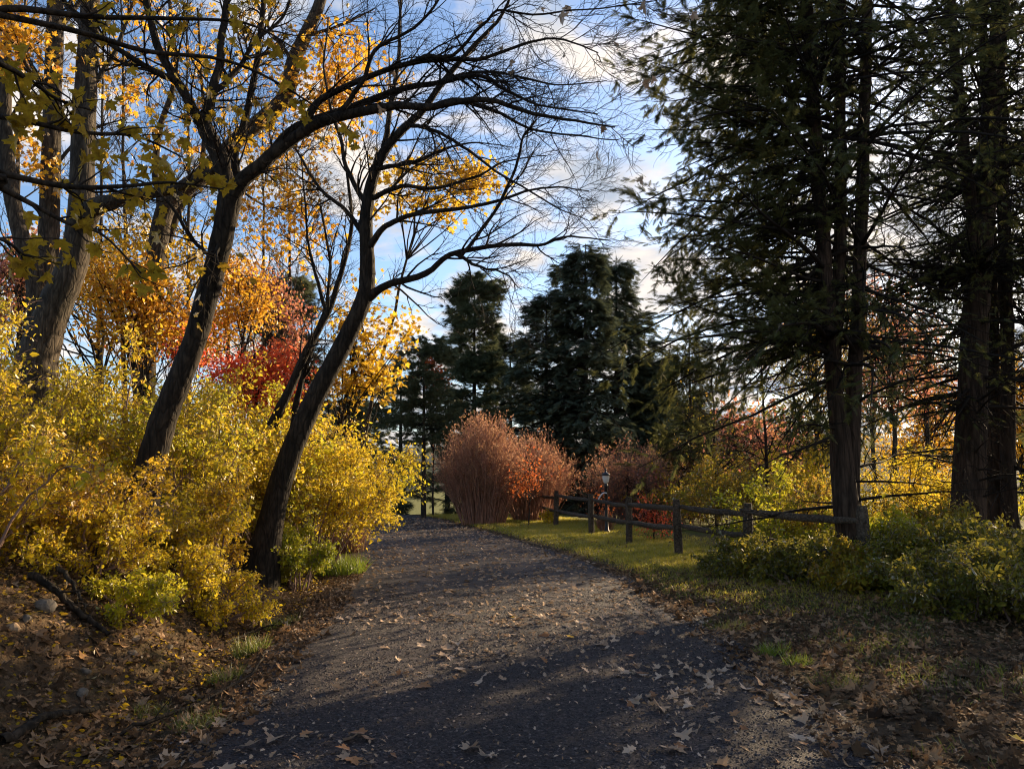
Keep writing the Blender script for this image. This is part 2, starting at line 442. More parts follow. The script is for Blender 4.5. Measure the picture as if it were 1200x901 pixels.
def height(x, y, road=True):
    x = np.asarray(x, float); y = np.asarray(y, float)
    lf = XL(y) - x; rt = x - XR(y)
    A = np.interp(y, [-10, 10, 16, 24, 40], [.9, .85, .35, .1, .0])
    z = A * sm(.55, 2.1, lf) + np.where(lf > 2, .075 * (np.minimum(lf, 25) - 2), 0) * np.interp(y, [0, 16, 30], [1, 1, .5])
    z = z - .10 * np.exp(-((lf - .45) / .3) ** 2) * np.interp(y, [9, 14], [1, 0])
    z = z + (.03 * fbm(x, y, 2.3) + .012 * fbm(x + 7, y, 9, 3)) * sm(.1, 1.2, lf)
    z = z + .02 * sm(0, .5, rt) + .012 * fbm(x, y, 1.7) * sm(.2, 2, rt)
    far = np.maximum(y - 33, 0)
    z = z - .11 * np.minimum(far, 130) * sm(0, 8, far)
    return z
def ground(x, y):
    """where the ray through pixel x, y meets the ground"""
    ds = np.arange(2.5, 60, .02); u = (x - 600) / FPX; v = (450.5 - y) / FPX
    s_ = ds / (cos(TILT) - v * sin(TILT)); X = u * s_; Z = CAMZ + (sin(TILT) + v * cos(TILT)) * s_
    k = np.argmax(Z <= height(X, ds)); 
    return np.array([X[k], ds[k], height(X[k], ds[k])])
def on(x, y, dz=0.0):
    return np.array([x, y, float(height(x, y)) + dz])

gx = np.concatenate([-np.geomspace(1800, 9.2, 40), np.arange(-9, 9.01, .075), np.geomspace(9.2, 1800, 40)])
gy = np.concatenate([-np.geomspace(300, 3.1, 18), np.arange(-3, 1.5, .4), np.arange(1.6, 16, .075), np.arange(16, 36, .16), np.geomspace(36.2, 2600, 50)])
GX, GY = np.meshgrid(gx, gy)
GZ = height(GX, GY)
inr = sm(0, .12, GX - XL(GY) ) * sm(0, .12, XR(GY) - GX)
GZ = GZ - .05 * inr
nx, ny = len(gx), len(gy)
ii = (np.arange(ny - 1)[:, None] * nx + np.arange(nx - 1)[None]).ravel()
gf = np.stack([ii, ii + 1, ii + nx + 1, ii + nx], 1)

def ground_mat():
    m, n, o = newmat('forest_floor'); K = n.links.new
    geo = n.nodes.new('ShaderNodeNewGeometry')
    at = n.nodes.new('ShaderNodeAttribute'); at.attribute_name = 'lawn'
    def noise(s_, d=6, r=.6):
        q = n.nodes.new('ShaderNodeTexNoise'); q.inputs['Scale'].default_value = s_; q.inputs['Detail'].default_value = d; q.inputs['Roughness'].default_value = r
        K(geo.outputs['Position'], q.inputs['Vector']); return q
    a = noise(14); b = noise(1.1, 4); c = noise(60, 3)
    soil = ramp(n, [(.03, .021, .013), (.075, .05, .029), (.14, .094, .052)], [.3, .5, .75]); K(a.outputs['Fac'], soil.inputs[0])
    gr = ramp(n, [(.05, .065, .014), (.10, .11, .02), (.17, .145, .035)], [.3, .5, .7]); K(a.outputs['Fac'], gr.inputs[0])
    bb = n.nodes.new('ShaderNodeMath'); bb.operation = 'MULTIPLY_ADD'; bb.inputs[1].default_value = .9; bb.inputs[2].default_value = -.45
    K(b.outputs['Fac'], bb.inputs[0])
    ad = n.nodes.new('ShaderNodeMath'); ad.operation = 'ADD'; ad.use_clamp = True
    K(at.outputs['Fac'], ad.inputs[0]); K(bb.outputs[0], ad.inputs[1])
    mx = n.nodes.new('ShaderNodeMix'); mx.data_type = 'RGBA'
    K(ad.outputs[0], mx.inputs[0]); K(soil.outputs[0], mx.inputs[6]); K(gr.outputs[0], mx.inputs[7])
    hh = n.nodes.new('ShaderNodeMath'); hh.operation = 'ADD'; K(a.outputs['Fac'], hh.inputs[0]); K(c.outputs['Fac'], hh.inputs[1])
    bp = n.nodes.new('ShaderNodeBump'); bp.inputs['Strength'].default_value = .9; bp.inputs['Distance'].default_value = .04
    K(hh.outputs[0], bp.inputs['Height'])
    ps = n.nodes.new('ShaderNodeBsdfPrincipled'); ps.inputs['Roughness'].default_value = .95; ps.inputs['Specular IOR Level'].default_value = .15
    K(mx.outputs[2], ps.inputs['Base Color']); K(bp.outputs[0], ps.inputs['Normal']); K(ps.outputs[0], o.inputs['Surface'])
    return m
def lawn_mask(x, y):
    rt = x - XR(y)
    f = sm(.05, .7, rt) * sm(7.5, 13.5, y + .25 * x) * (1 - .85 * sm(2.6, 4.5, rt) * (1 - sm(20, 24, y)))
    return f
gb = Buf().add(np.stack([GX, GY, GZ], -1).reshape(-1, 3), gf)
go = gb.build('ground', ground_mat(), None, True)
tag(go, kind='structure')
la = go.data.attributes.new('lawn', 'FLOAT', 'POINT')
la.data.foreach_set('value', lawn_mask(GX, GY).astype(np.float32).ravel())

# road
def road_mat():
    m, n, o = newmat('worn_gravel_asphalt'); K = n.links.new
    geo = n.nodes.new('ShaderNodeNewGeometry')
    def noise(s_, d=5, r=.6):
        q = n.nodes.new('ShaderNodeTexNoise'); q.inputs['Scale'].default_value = s_; q.inputs['Detail'].default_value = d; q.inputs['Roughness'].default_value = r
        K(geo.outputs['Position'], q.inputs['Vector']); return q
    v = n.nodes.new('ShaderNodeTexVoronoi'); v.inputs['Scale'].default_value = 62; K(geo.outputs['Position'], v.inputs['Vector'])
    sp = n.nodes.new('ShaderNodeSeparateColor'); K(v.outputs['Color'], sp.inputs[0])
    chips = ramp(n, [(.011, .0095, .011), (.027, .0225, .025), (.048, .040, .041), (.12, .095, .09)], [0, .45, .8, 1]); K(sp.outputs[0], chips.inputs[0])
    b = noise(.9, 5); br = ramp(n, [(.7, .7, .74), (1.25, 1.15, 1.05)], [.35, .68]); K(b.outputs['Fac'], br.inputs[0])
    mu = n.nodes.new('ShaderNodeMix'); mu.data_type = 'RGBA'; mu.blend_type = 'MULTIPLY'; mu.inputs[0].default_value = 1
    K(chips.outputs[0], mu.inputs[6]); K(br.outputs[0], mu.inputs[7])
    tk = n.nodes.new('ShaderNodeAttribute'); tk.attribute_name = 'track'
    tb = noise(2.2, 5); tm = n.nodes.new('ShaderNodeMath'); tm.operation = 'MULTIPLY'; K(tk.outputs['Fac'], tm.inputs[0]); K(tb.outputs['Fac'], tm.inputs[1])
    tr = ramp(n, [(.82, .82, .82), (1.35, 1.33, 1.3)], [.0, .7]); K(tm.outputs[0], tr.inputs[0])
    mu2 = n.nodes.new('ShaderNodeMix'); mu2.data_type = 'RGBA'; mu2.blend_type = 'MULTIPLY'; mu2.inputs[0].default_value = 1
    K(mu.outputs[2], mu2.inputs[6]); K(tr.outputs[0], mu2.inputs[7]); mu = mu2
    c = noise(170, 3)
    hh = n.nodes.new('ShaderNodeMath'); hh.operation = 'MULTIPLY_ADD'; hh.inputs[1].default_value = -.8
    K(v.outputs['Distance'], hh.inputs[0]); K(c.outputs['Fac'], hh.inputs[2])
    bp = n.nodes.new('ShaderNodeBump'); bp.inputs['Strength'].default_value = 1; bp.inputs['Distance'].default_value = .012
    K(hh.outputs[0], bp.inputs['Height'])
    ps = n.nodes.new('ShaderNodeBsdfPrincipled'); ps.inputs['Roughness'].default_value = .75; ps.inputs['Specular IOR Level'].default_value = .35
    K(mu.outputs[2], ps.inputs['Base Color']); K(bp.outputs[0], ps.inputs['Normal']); K(ps.outputs[0], o.inputs['Surface'])
    return m
ry = np.concatenate([np.arange(-25, 2, 1.0), np.arange(2, 14, .08), np.arange(14, 60, .25)])
cu = np.linspace(0, 1, 60)
eL = XL(ry) - .02 + .07 * fbm(ry, ry * 0, 1.9) ; eR = XR(ry) + .06 * fbm(ry + 31, ry * 0, 1.7)
RX = eL[:, None] * (1 - cu) + eR[:, None] * cu; RY = np.repeat(ry[:, None], 60, 1)
RZ = .012 + .004 * fbm(RX, RY, 3.1, 4) + .035 * (1 - (2 * cu[None] - 1) ** 4) - .02
far = np.maximum(RY - 33, 0); RZ = RZ - .11 * np.minimum(far, 130) * sm(0, 8, far)
jj = (np.arange(len(ry) - 1)[:, None] * 60 + np.arange(59)[None]).ravel()
rb = Buf().add(np.stack([RX, RY, RZ], -1).reshape(-1, 3), np.stack([jj, jj + 1, jj + 61, jj + 60], 1))
tag(rb.build('road', road_mat(), None, True), kind='structure')
ro = bpy.data.objects['road']; ta = ro.data.attributes.new('track', 'FLOAT', 'POINT')
ta.data.foreach_set('value', (np.exp(-((cu - .27) / .09) ** 2) + np.exp(-((cu - .70) / .09) ** 2))[None].repeat(len(ry), 0).astype(np.float32).ravel())
def road_z(x, y):
    u = np.clip((x - XL(y)) / (XR(y) - XL(y)), 0, 1)
    return .012 + .035 * (1 - (2 * u - 1) ** 4) - .02 + .004 * fbm(x, y, 3.1, 4)

# loose chips of stone on the near road
K_ = 52000
yy = 2.6 + 8.5 * rng.random(K_) ** 1.5; uu = rng.random(K_)
xx = XL(yy) - .05 + (XR(yy) - XL(yy) + .1) * uu
oct_v = np.array([(1, 0, 0), (-1, 0, 0), (0, 1, 0), (0, -1, 0), (0, 0, .6), (0, 0, -.6)], float)
oct_f = [(0, 2, 4), (2, 1, 4), (1, 3, 4), (3, 0, 4), (2, 0, 5), (1, 2, 5), (3, 1, 5), (0, 3, 5)]
dd = rng.standard_normal((K_, 3)) * [1, 1, .25]; nn = rng.standard_normal((K_, 3)) * .35 + [0, 0, 1]
m_, n_, o_ = newmat('stone_chips')
g_ = n_.nodes.new('ShaderNodeNewGeometry'); r_ = ramp(n_, [(.011, .0095, .011), (.028, .0235, .026), (.055, .046, .046), (.16, .13, .115)], [0, .5, .88, 1])
n_.links.new(g_.outputs['Random Per Island'], r_.inputs[0])
p_ = n_.nodes.new('ShaderNodeBsdfPrincipled'); p_.inputs['Roughness'].default_value = .7; n_.links.new(r_.outputs[0], p_.inputs['Base Color']); n_.links.new(p_.outputs[0], o_.inputs['Surface'])
b = Buf().scatter(oct_v, oct_f, np.stack([xx, yy, road_z(xx, yy) + .002], 1), orient(dd, nn), rng.uniform(.0035, .0105, K_) * (1 + .7 * (rng.random(K_) < .06)))
tag(b.build('loose_gravel', m_), 'loose stone chips over the road surface', 'gravel', kind='stuff')

# hills far beyond the trees
hb = Buf()
hx = np.linspace(-2200, 2200, 160); hyv = np.linspace(900, 2300, 24)
HX, HY = np.meshgrid(hx, hyv); q_ = (HY - 900) / 1400
HZ = -16 + (95 + 14 * fbm(HX, HX * 0, .004, 4)) * np.sin(pi * np.clip(q_, 0, 1)) + 3 * fbm(HX, HY, .02, 3) * np.sin(pi * q_)
i_ = (np.arange(23)[:, None] * 160 + np.arange(159)[None]).ravel()
hb.add(np.stack([HX, HY, HZ], -1).reshape(-1, 3), np.stack([i_, i_ + 1, i_ + 161, i_ + 160], 1))
tag(hb.build('hills', M['hills'], None, True), kind='structure')

# ------------------------------------------------------------------ deciduous trees
def stack(paths, n=22):
    q = [resample(p, r, n) for p, r in paths]
    return np.stack([a for a, _ in q]), np.stack([b for _, b in q])

def root_flare(p, r, amt=.5):
    k = len(p); u = np.linspace(0, 1, k)
    return p, r * (1 + amt * np.exp(-u * 9))

def bare_tree(name, base, trunk, limbs, label, cat='tree', group=None, bark='bark_maple', n1=16, n2=7, n3=4, l1=1.1, l2=.55, l3=.26, trop=(0.03, 0, .05), tmin=.12, rmx=.018):
    t = empty(name, base, label, cat, group)
    p, r = trunk
    Buf().tubes(p, r, 14, .03).build('trunk', M[bark], t, True)
    for lp, lr in limbs:
        Buf().tubes(lp, lr, 9, .03).build('limb', M[bark], t, True)
    A, Ar = stack(limbs)
    B, Br = grow(A, Ar, n1, tmin, 1.0, (25, 60), l1, 7, .14, trop, .55, .004, .0025, rmax=rmx)
    D, Dr = grow(B, Br, n2, .15, 1.0, (25, 60), l2, 6, .16, trop, .6, .003, .002)
    E, Er = grow(D, Dr, n3, .2, 1.0, (25, 60), l3, 4, .18, trop, .7, .0022, .0016)
    b = Buf().tubes(B, Br, 5).tubes(D, Dr, 4).tubes(E, Er, 3)
    b.build('twigs', M['twig'], t, True)
    return t, (A, B, D, E)

def put_leaves(t, name, o, mat, tmpl, size, hang=.6, clusters=None):
    K = len(o)
    d = rng.standard_normal((K, 3)) + [0, 0, -hang]; n = rng.standard_normal((K, 3)) * .8 + [.25, -.3, .8]
    return Buf().scatter(*tmpl, o, orient(d, n), size * rng.uniform(.6, 1.3, K)).build(name, M[mat], t)

def clump_points(cl):
    """cl: list of (x, y, depth, rx_px, ry_px, n): leaf positions in soft lumps with twigs between"""
    pts = []
    for x, y, d, rx, ry, n in cl:
        c = P(x, y, d); sx = rx / FPX * d; sy = ry / FPX * d
        k = max(3, int(n / 22))
        ang = rng.standard_normal((k, 3)); ang = norm(ang) * (rng.random((k, 1)) ** .4)
        cc = c + ang * [sx, (sx + sy) * .5, sy] * rng.uniform(.6, 1.35, (k, 1))
        idx = rng.integers(0, k, n)
        pts.append(cc[idx] + rng.standard_normal((n, 3)) * [.30 * sx + .09, .30 * sx + .09, .22 * sy + .06])
    return np.concatenate(pts)

def twigs_to(t, origins, targets, r0=.012, mat='twig', sag=.0):
    """thin curved branches from points on the wood out to the leaf clumps"""
    K = len(targets); o = np.asarray(origins)[rng.integers(0, len(origins), K)]
    u = np.linspace(0, 1, 7)[None, :, None]
    mid = (o + targets) / 2 + rng.standard_normal((K, 3)) * .12 * np.linalg.norm(targets - o, axis=1, keepdims=True) + [0, 0, sag]
    p = (1 - u) ** 2 * o[:, None] + 2 * u * (1 - u) * mid[:, None] + u ** 2 * targets[:, None]
    r = np.linspace(r0, .003, 7)[None].repeat(K, 0)
    return p, r

# the big leaning maple nearest the road bank
D3 = 8.3
b3 = ground(150, 655)
b3 = P(150, 640, 8.5); b3[2] = height(b3[0], b3[1]) - .15
tp = spline(np.vstack([b3, P(183, 520, 8.4), P(200, 470, 8.35), P(226, 405, 8.3), P(250, 320, 8.2), P(262, 270, 8.1), P(270, 232, 8.05)]), 34)
tr_ = np.interp(np.linspace(0, 1, 34), [0, .1, .5, .85, 1], [.19, .138, .124, .115, .13])
limbs = [limb([(270, 234), (258, 190), (240, 148), (236, 138)], (8.05, 7.9), (.10, .08)),
         limb([(238, 142), (228, 130), (207, 97), (183, 50), (172, 0), (160, -70)], (7.9, 7.6), (.065, .03)),
         limb([(238, 144), (250, 108), (258, 60), (266, 0), (262, -80)], (7.9, 8.1), (.06, .03)),
         limb([(207, 97), (182, 85), (157, 70), (117, 43), (75, 0), (50, -40)], (7.7, 7.2), (.04, .015)),
         limb([(270, 236), (282, 217), (300, 200), (333, 170), (367, 147), (400, 136), (457, 123), (500, 125), (560, 115), (607, 127), (667, 140), (722, 148)], (8.05, 7.4), (.10, .008), 40),
         limb([(300, 200), (318, 178), (345, 150), (400, 130), (467, 107), (517, 97), (560, 88), (593, 107), (633, 123), (700, 135)], (8.0, 7.8), (.06, .007), 36),
         limb([(350, 158), (372, 122), (400, 103), (467, 77), (533, 70), (567, 68), (617, 50), (660, 46), (700, 62)], (7.9, 7.2), (.045, .006), 34),
         limb([(467, 78), (500, 66), (533, 62), (567, 27), (587, 13), (633, 17), (683, 13), (770, 2)], (7.6, 7.0), (.025, .005), 30),
         limb([(268, 240), (277, 218), (275, 180), (290, 130), (300, 70), (310, 0), (318, -70)], (8.05, 8.6), (.06, .025)),
         limb([(250, 108), (275, 85), (300, 50), (330, 20), (350, -40)], (8.0, 8.4), (.035, .012)),
         limb([(400, 130), (425, 95), (440, 60), (483, 33), (520, -10), (550, -50)], (7.7, 7.3), (.03, .008)),
         limb([(262, 272), (250, 300), (225, 280), (200, 240), (170, 215), (140, 210)], (8.1, 7.6), (.03, .008))]
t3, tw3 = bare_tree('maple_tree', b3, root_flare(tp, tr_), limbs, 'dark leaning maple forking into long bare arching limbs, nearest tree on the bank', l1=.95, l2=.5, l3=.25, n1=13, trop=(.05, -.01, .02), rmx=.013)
# a few last leaves hang on it
pts, _ = sample_paths(tw3[3], 1)
sel = pts[:, 0] < P(330, 0, 8)[0]
lp = pts[sel][rng.permutation(sel.sum())[:430]]
put_leaves(t3, 'crown', lp, 'mapleyellow', MAPLE, .085, 1.0)
tips = tw3[2][:, -1]; sel = tips[:, 0] > -1.6
put_leaves(t3, 'withered_leaves', tips[sel][rng.permutation(sel.sum())[:26]], 'deadleaf', MAPLE_CURL, .11, 1.5)

# second leaning tree
b4 = P(303, 632, 11); b4[2] = height(b4[0], b4[1]) - .12
tp = spline(np.vstack([b4, P(330, 562, 11), P(366, 472, 11), P(400, 408, 11), P(426, 352, 11), P(431, 320, 11)]), 30)
tr_ = np.interp(np.linspace(0, 1, 30), [0, .12, .6, 1], [.22, .155, .135, .115])
limbs = [limb([(431, 322), (430, 285), (430, 240), (440, 200), (455, 170), (477, 147), (497, 127), (522, 93), (560, 50), (590, 15), (610, -40)], (11, 10.6), (.12, .015), 40),
         limb([(450, 172), (457, 133), (467, 67), (469, 10), (475, -60)], (10.9, 11.2), (.05, .015)),
         limb([(428, 352), (440, 342), (457, 333), (500, 320), (533, 297), (600, 287), (633, 288), (667, 277), (715, 282)], (11, 10.4), (.075, .008), 36),
         limb([(434, 288), (447, 270), (467, 257), (513, 247), (567, 240), (607, 227), (650, 219), (690, 225)], (10.9, 10.3), (.055, .007), 32),
         limb([(436, 232), (455, 224), (473, 218), (510, 220), (557, 207), (590, 190), (640, 182)], (10.9, 10.5), (.045, .007), 30),
         limb([(441, 198), (465, 193), (490, 188), (527, 173), (560, 168), (600, 172)], (10.8, 11.3), (.04, .006)),
         limb([(430, 240), (420, 225), (407, 200), (400, 165), (388, 130), (380, 80), (385, 20)], (11, 11.4), (.05, .012)),
         limb([(431, 290), (425, 272), (400, 243), (370, 215), (350, 180), (330, 150)], (11, 11.5), (.05, .01)),
         limb([(540, 300), (570, 262), (600, 207), (612, 165), (626, 143)], (10.6, 10.2), (.03, .014)),
         limb([(497, 127), (530, 118), (570, 125), (620, 150), (680, 160), (725, 165)], (10.7, 10.1), (.04, .006)),
         limb([(477, 147), (500, 150), (540, 170), (590, 205), (640, 235), (690, 260)], (10.8, 10.0), (.035, .006)),
         limb([(533, 297), (560, 312), (590, 320), (612, 340)], (10.7, 10.3), (.03, .006)),
         limb([(522, 93), (560, 85), (610, 90), (660, 100), (710, 95)], (10.6, 10.0), (.03, .006)),
         # companion stems from the same root
         limb([(318, 500), (337, 460), (360, 410), (383, 367), (400, 317), (412, 260), (405, 190)], (11.3, 11.6), (.085, .02), 30),
         limb([(338, 555), (345, 490), (352, 450), (372, 390), (384, 350), (386, 300), (375, 240)], (11.4, 11.9), (.06, .015), 30),
         limb([(383, 367), (372, 330), (362, 290), (358, 240), (352, 180)], (11.5, 11.8), (.035, .01))]
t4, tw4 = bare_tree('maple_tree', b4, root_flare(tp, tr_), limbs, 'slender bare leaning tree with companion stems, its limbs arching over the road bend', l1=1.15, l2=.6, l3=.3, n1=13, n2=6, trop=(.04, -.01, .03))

# tall rough trunk with the dark side limb
def base_at(x, d): return on(P(x, 560, d)[0], d, -.15)
b2 = base_at(22, 11)
tp = spline(np.vstack([b2, P(40, 440, 11), P(62, 365, 11), P(85, 310, 11), P(95, 250, 11), P(97, 180, 11), P(101, 100, 11), P(106, 0, 11), P(109, -120, 11), P(112, -260, 11)]), 44)
tr_ = np.interp(np.linspace(0, 1, 44), [0, .1, .35, .6, 1], [.30, .24, .19, .165, .09])
limbs = [limb([(97, 262), (112, 243), (130, 238), (150, 228), (200, 222), (252, 198), (300, 150)], (10.9, 10.2), (.17, .03), 30),
         limb([(97, 180), (70, 130), (40, 90), (10, 40), (-30, -30)], (11, 10.5), (.05, .012)),
         limb([(101, 110), (130, 70), (150, 20), (175, -50)], (11, 11.4), (.05, .015)),
         limb([(104, 40), (80, 10), (50, -30), (20, -90)], (11, 11.3), (.05, .015)),
         limb([(107, -60), (150, -110), (200, -170)], (11, 11), (.06, .02)),
         limb([(109, -120), (60, -180), (20, -240)], (11, 11), (.06, .02))]
t2, tw2 = bare_tree('maple_tree', b2, root_flare(tp, tr_), limbs, 'thick rough barked trunk with one dark horizontal side limb', bark='bark_grey', n1=12, n2=5, n3=3, l1=1.2, trop=(0, 0, .05))
q = clump_points([(15, 60, 10.6, 26, 40, 260), (5, 20, 10.6, 20, 30, 180), (60, 80, 11, 20, 14, 50), (130, 110, 11.2, 22, 20, 60), (180, 15, 11.4, 30, 22, 110)])
put_leaves(t2, 'crown', q, 'orange', MAPLE, .09, .8)

b1 = base_at(52, 14.5)
tp = spline(np.vstack([b1, P(55, 330, 14.5), P(58, 250, 14.5), P(62, 100, 14.5), P(65, 0, 14.5), P(66, -120, 14.5), P(66, -260, 14.5)]), 36)
limbs = [limb([(62, 120), (40, 80), (15, 50), (-20, 30)], (14.5, 14), (.05, .015)), limb([(64, 40), (95, 0), (120, -50), (150, -90)], (14.5, 15), (.06, .02)),
         limb([(60, 200), (85, 170), (110, 150), (150, 140)], (14.5, 15.4), (.045, .012)), limb([(65, -20), (40, -70), (10, -120)], (14.5, 14.5), (.06, .02))]
t1, tw1 = bare_tree('maple_tree', b1, root_flare(tp, np.linspace(.20, .13, 36)), limbs, 'straight pale grey trunk left of the thick rough barked trunk', bark='bark_grey', n1=12, n2=5, n3=3, l1=1.5, l2=.7, l3=.35)
q = clump_points([(30, 190, 14, 24, 40, 120), (25, 160, 14, 24, 30, 90), (140, 80, 15, 40, 40, 120), (60, 200, 14.2, 30, 20, 50)])
put_leaves(t1, 'crown', q, 'orange', MAPLE, .1, .8)

b6 = base_at(42, 13)
tp = spline(np.vstack([b6, P(42, 340, 13), P(28, 290, 13), P(12, 220, 13), P(6, 150, 13), P(6, 60, 13), P(12, -40, 13), P(20, -160, 13)]), 36)
limbs = [limb([(12, 220), (-10, 180), (-30, 120)], (13, 13), (.05, .02)), limb([(6, 100), (25, 60), (40, 20), (45, -40)], (13, 13.5), (.04, .012)), limb([(7, 150), (30, 110), (62, 90), (100, 95)], (13, 12.6), (.03, .008))]
t6, tw6 = bare_tree('maple_tree', b6, (tp, np.linspace(.17, .07, 36)), limbs, 'thin curved pale trunk at the far left edge of the wood', bark='bark_grey', n1=10, n2=5, n3=3, l1=1.2)

b5 = base_at(168, 16)
tp = spline(np.vstack([b5, P(172, 390, 16), P(180, 330, 16), P(186, 280, 16), P(198, 238, 16), P(240, 203, 16), P(283, 160, 16), P(317, 133, 16), P(337, 108, 16), P(344, 73, 16), P(357, 43, 16), P(376, 0, 16), P(390, -70, 16), P(395, -160, 16)]), 54)
limbs = [limb([(186, 282), (188, 240), (182, 200), (188, 150), (205, 90), (200, 20), (195, -60)], (16, 16.5), (.11, .03), 30),
         limb([(197, 283), (212, 243), (233, 207), (240, 150), (236, 90), (232, 10)], (16.3, 17), (.09, .025), 30),
         limb([(317, 133), (350, 120), (385, 110), (420, 90)], (16, 16), (.05, .012)), limb([(344, 73), (320, 40), (300, 0), (290, -50)], (16, 15.6), (.05, .015)),
         limb([(357, 43), (400, 30), (440, 10)], (16, 16.5), (.045, .012)), limb([(240, 203), (270, 215), (310, 240), (350, 250)], (16, 15.5), (.045, .01))]
t5, tw5 = bare_tree('maple_tree', b5, (tp, np.interp(np.linspace(0, 1, 54), [0, .3, .7, 1], [.21, .19, .16, .08])), limbs, 'brown crooked tree with a lit trunk bending right behind the dark leaning maple', bark='bark_grey', n1=14, n2=5, n3=3, l1=1.5, l2=.7, l3=.35)
q = clump_points([(395, 60, 16, 46, 44, 480), (420, 90, 16, 36, 44, 330), (400, 130, 16, 30, 40, 380), (330, 190, 16, 60, 60, 520), (350, 250, 15.6, 40, 60, 420), (370, 100, 16, 40, 50, 260), (300, 60, 16, 60, 60, 260), (210, 60, 16.4, 60, 60, 240), (215, 160, 16.5, 40, 60, 200), (290, 250, 15.8, 30, 30, 160)])
put_leaves(t5, 'crown', q, 'orange', MAPLE, .11, .8)

# golden leaved tree behind the bare limbs
def leafy_tree(name, x, d, clumps, mat, size, label, r=.09, top=None, group=None, bark='bark_far', tmpl=OVAL, lean=0, cat='tree', ntw=50, bx=None, twig='twig', mult=1.6, tfrom=5):
    b = base_at(bx if bx is not None else x, d)
    t = empty(name, b, label, cat, group)
    ytop = top if top is not None else min(c[1] for c in clumps)
    top_p = P(x + lean, ytop, d)
    k = np.linspace(0, 1, 16)[:, None]
    path = b * (1 - k) + top_p * k + rng.standard_normal((16, 3)) * .03 * np.linspace(0, 1, 16)[:, None] * (d / 10)
    rad = np.linspace(r, r * .25, 16)
    Buf().tubes(path, rad, 9, .03).build('trunk', M[bark], t, True)
    q = clump_points([(a, b_, c, e, f, int(n * mult)) for a, b_, c, e, f, n in clumps])
    tg = q[rng.permutation(len(q))[:ntw]]
    A, Ar = twigs_to(t, path[tfrom:], tg, .3 * r, sag=.1)
    B, Br = grow(A, Ar, 4, .3, 1, (25, 60), .09 * d ** .8, 4, .2, (0, 0, 0), .6, .003, .002)
    Buf().tubes(A, Ar, 4).tubes(B, Br, 3).build('branches', M[twig], t, True)
    put_leaves(t, 'crown', q, mat, tmpl, size, .5)
    return t
leafy_tree('maple_tree', 505, 19, [(500, 200, 19, 50, 26, 340), (545, 205, 19, 36, 26, 480), (470, 235, 19, 24, 20, 140), (530, 235, 19, 40, 18, 260), (560, 215, 19, 22, 18, 220), (450, 215, 19, 18, 20, 80), (440, 250, 19, 12, 14, 60), (520, 255, 19, 16, 8, 70)],
           'gold', .13, 'golden leaved maple crown hanging behind the bare arching limbs', .07, 190, tmpl=MAPLE, bx=395, ntw=22, mult=.8, tfrom=11)
leafy_tree('maple_tree', 420, 15.5, [(425, 420, 15.5, 24, 45, 600), (410, 380, 15.5, 28, 30, 280), (450, 390, 15.5, 26, 30, 240), (440, 440, 15.5, 26, 22, 300), (462, 372, 15.5, 16, 16, 90), (400, 450, 15.5, 26, 34, 420), (484, 382, 15, 8, 8, 36), (425, 340, 15.5, 26, 16, 110)],
           'gold', .095, 'orange leaved young maple right of the slender leaning tree', .06, 350, tmpl=MAPLE, bx=385, mult=.85)
leafy_tree('maple_tree', 160, 13.5, [(165, 335, 13.5, 40, 30, 900), (130, 350, 13.5, 34, 36, 800), (190, 365, 13.5, 40, 30, 800), (150, 390, 13.5, 40, 26, 700), (110, 310, 13.5, 24, 30, 300)],
           'orange', .085, 'low orange maple between the two leaning trunks and the yellow shrubs', .06, 310)
leafy_tree('maple_tree', 285, 15, [(280, 335, 15, 34, 26, 700), (295, 365, 15, 26, 20, 500), (262, 375, 15, 24, 24, 450), (270, 320, 15, 34, 20, 340), (245, 400, 15, 20, 20, 200)],
           'orange', .085, 'bright orange and gold maple just right of the dark leaning trunk', .05, 320)
leafy_tree('maple_tree', 300, 14.2, [(300, 440, 14.2, 30, 26, 900), (328, 425, 14.2, 22, 26, 500), (272, 440, 14.2, 26, 24, 500), (342, 455, 14.2, 18, 22, 300), (300, 470, 14.2, 34, 16, 500)],
           'red', .085, 'scarlet maple glowing behind the slender leaning trunk', .05, 400)
leafy_tree('maple_tree', 215, 16.8, [(215, 400, 16.8, 26, 18, 500), (195, 385, 19, 20, 16, 260), (240, 390, 19, 22, 22, 260), (225, 420, 19, 24, 16, 300)],
           'red', .10, 'small crimson maple seen left of the dark leaning trunk', .05, 370)
leafy_tree('dogwood_tree', 325, 22, [(320, 345, 22, 28, 26, 420), (340, 375, 22, 22, 24, 300), (305, 330, 22, 22, 20, 200), (345, 410, 22, 16, 16, 160)],
           'pink', .11, 'dusty red thin crowned tree below the arching limbs', .06, 315, lean=-8)
leafy_tree('maple_tree', 120, 20, [(110, 300, 20, 60, 40, 900), (60, 320, 20, 50, 40, 700), (20, 340, 20, 40, 40, 600), (170, 280, 20, 44, 34, 500), (230, 310, 20, 40, 34, 500)],
           'mapleyellow', .12, 'yellow green wood edge maple behind the grey trunks', .09, 260)
leafy_tree('maple_tree', 30, 17, [(15, 320, 17, 40, 26, 500), (50, 300, 17, 30, 26, 300), (0, 360, 17, 30, 26, 300)],
           'pink', .11, 'rust red maple low behind the yellow shrubs at the left edge', .07, 300)
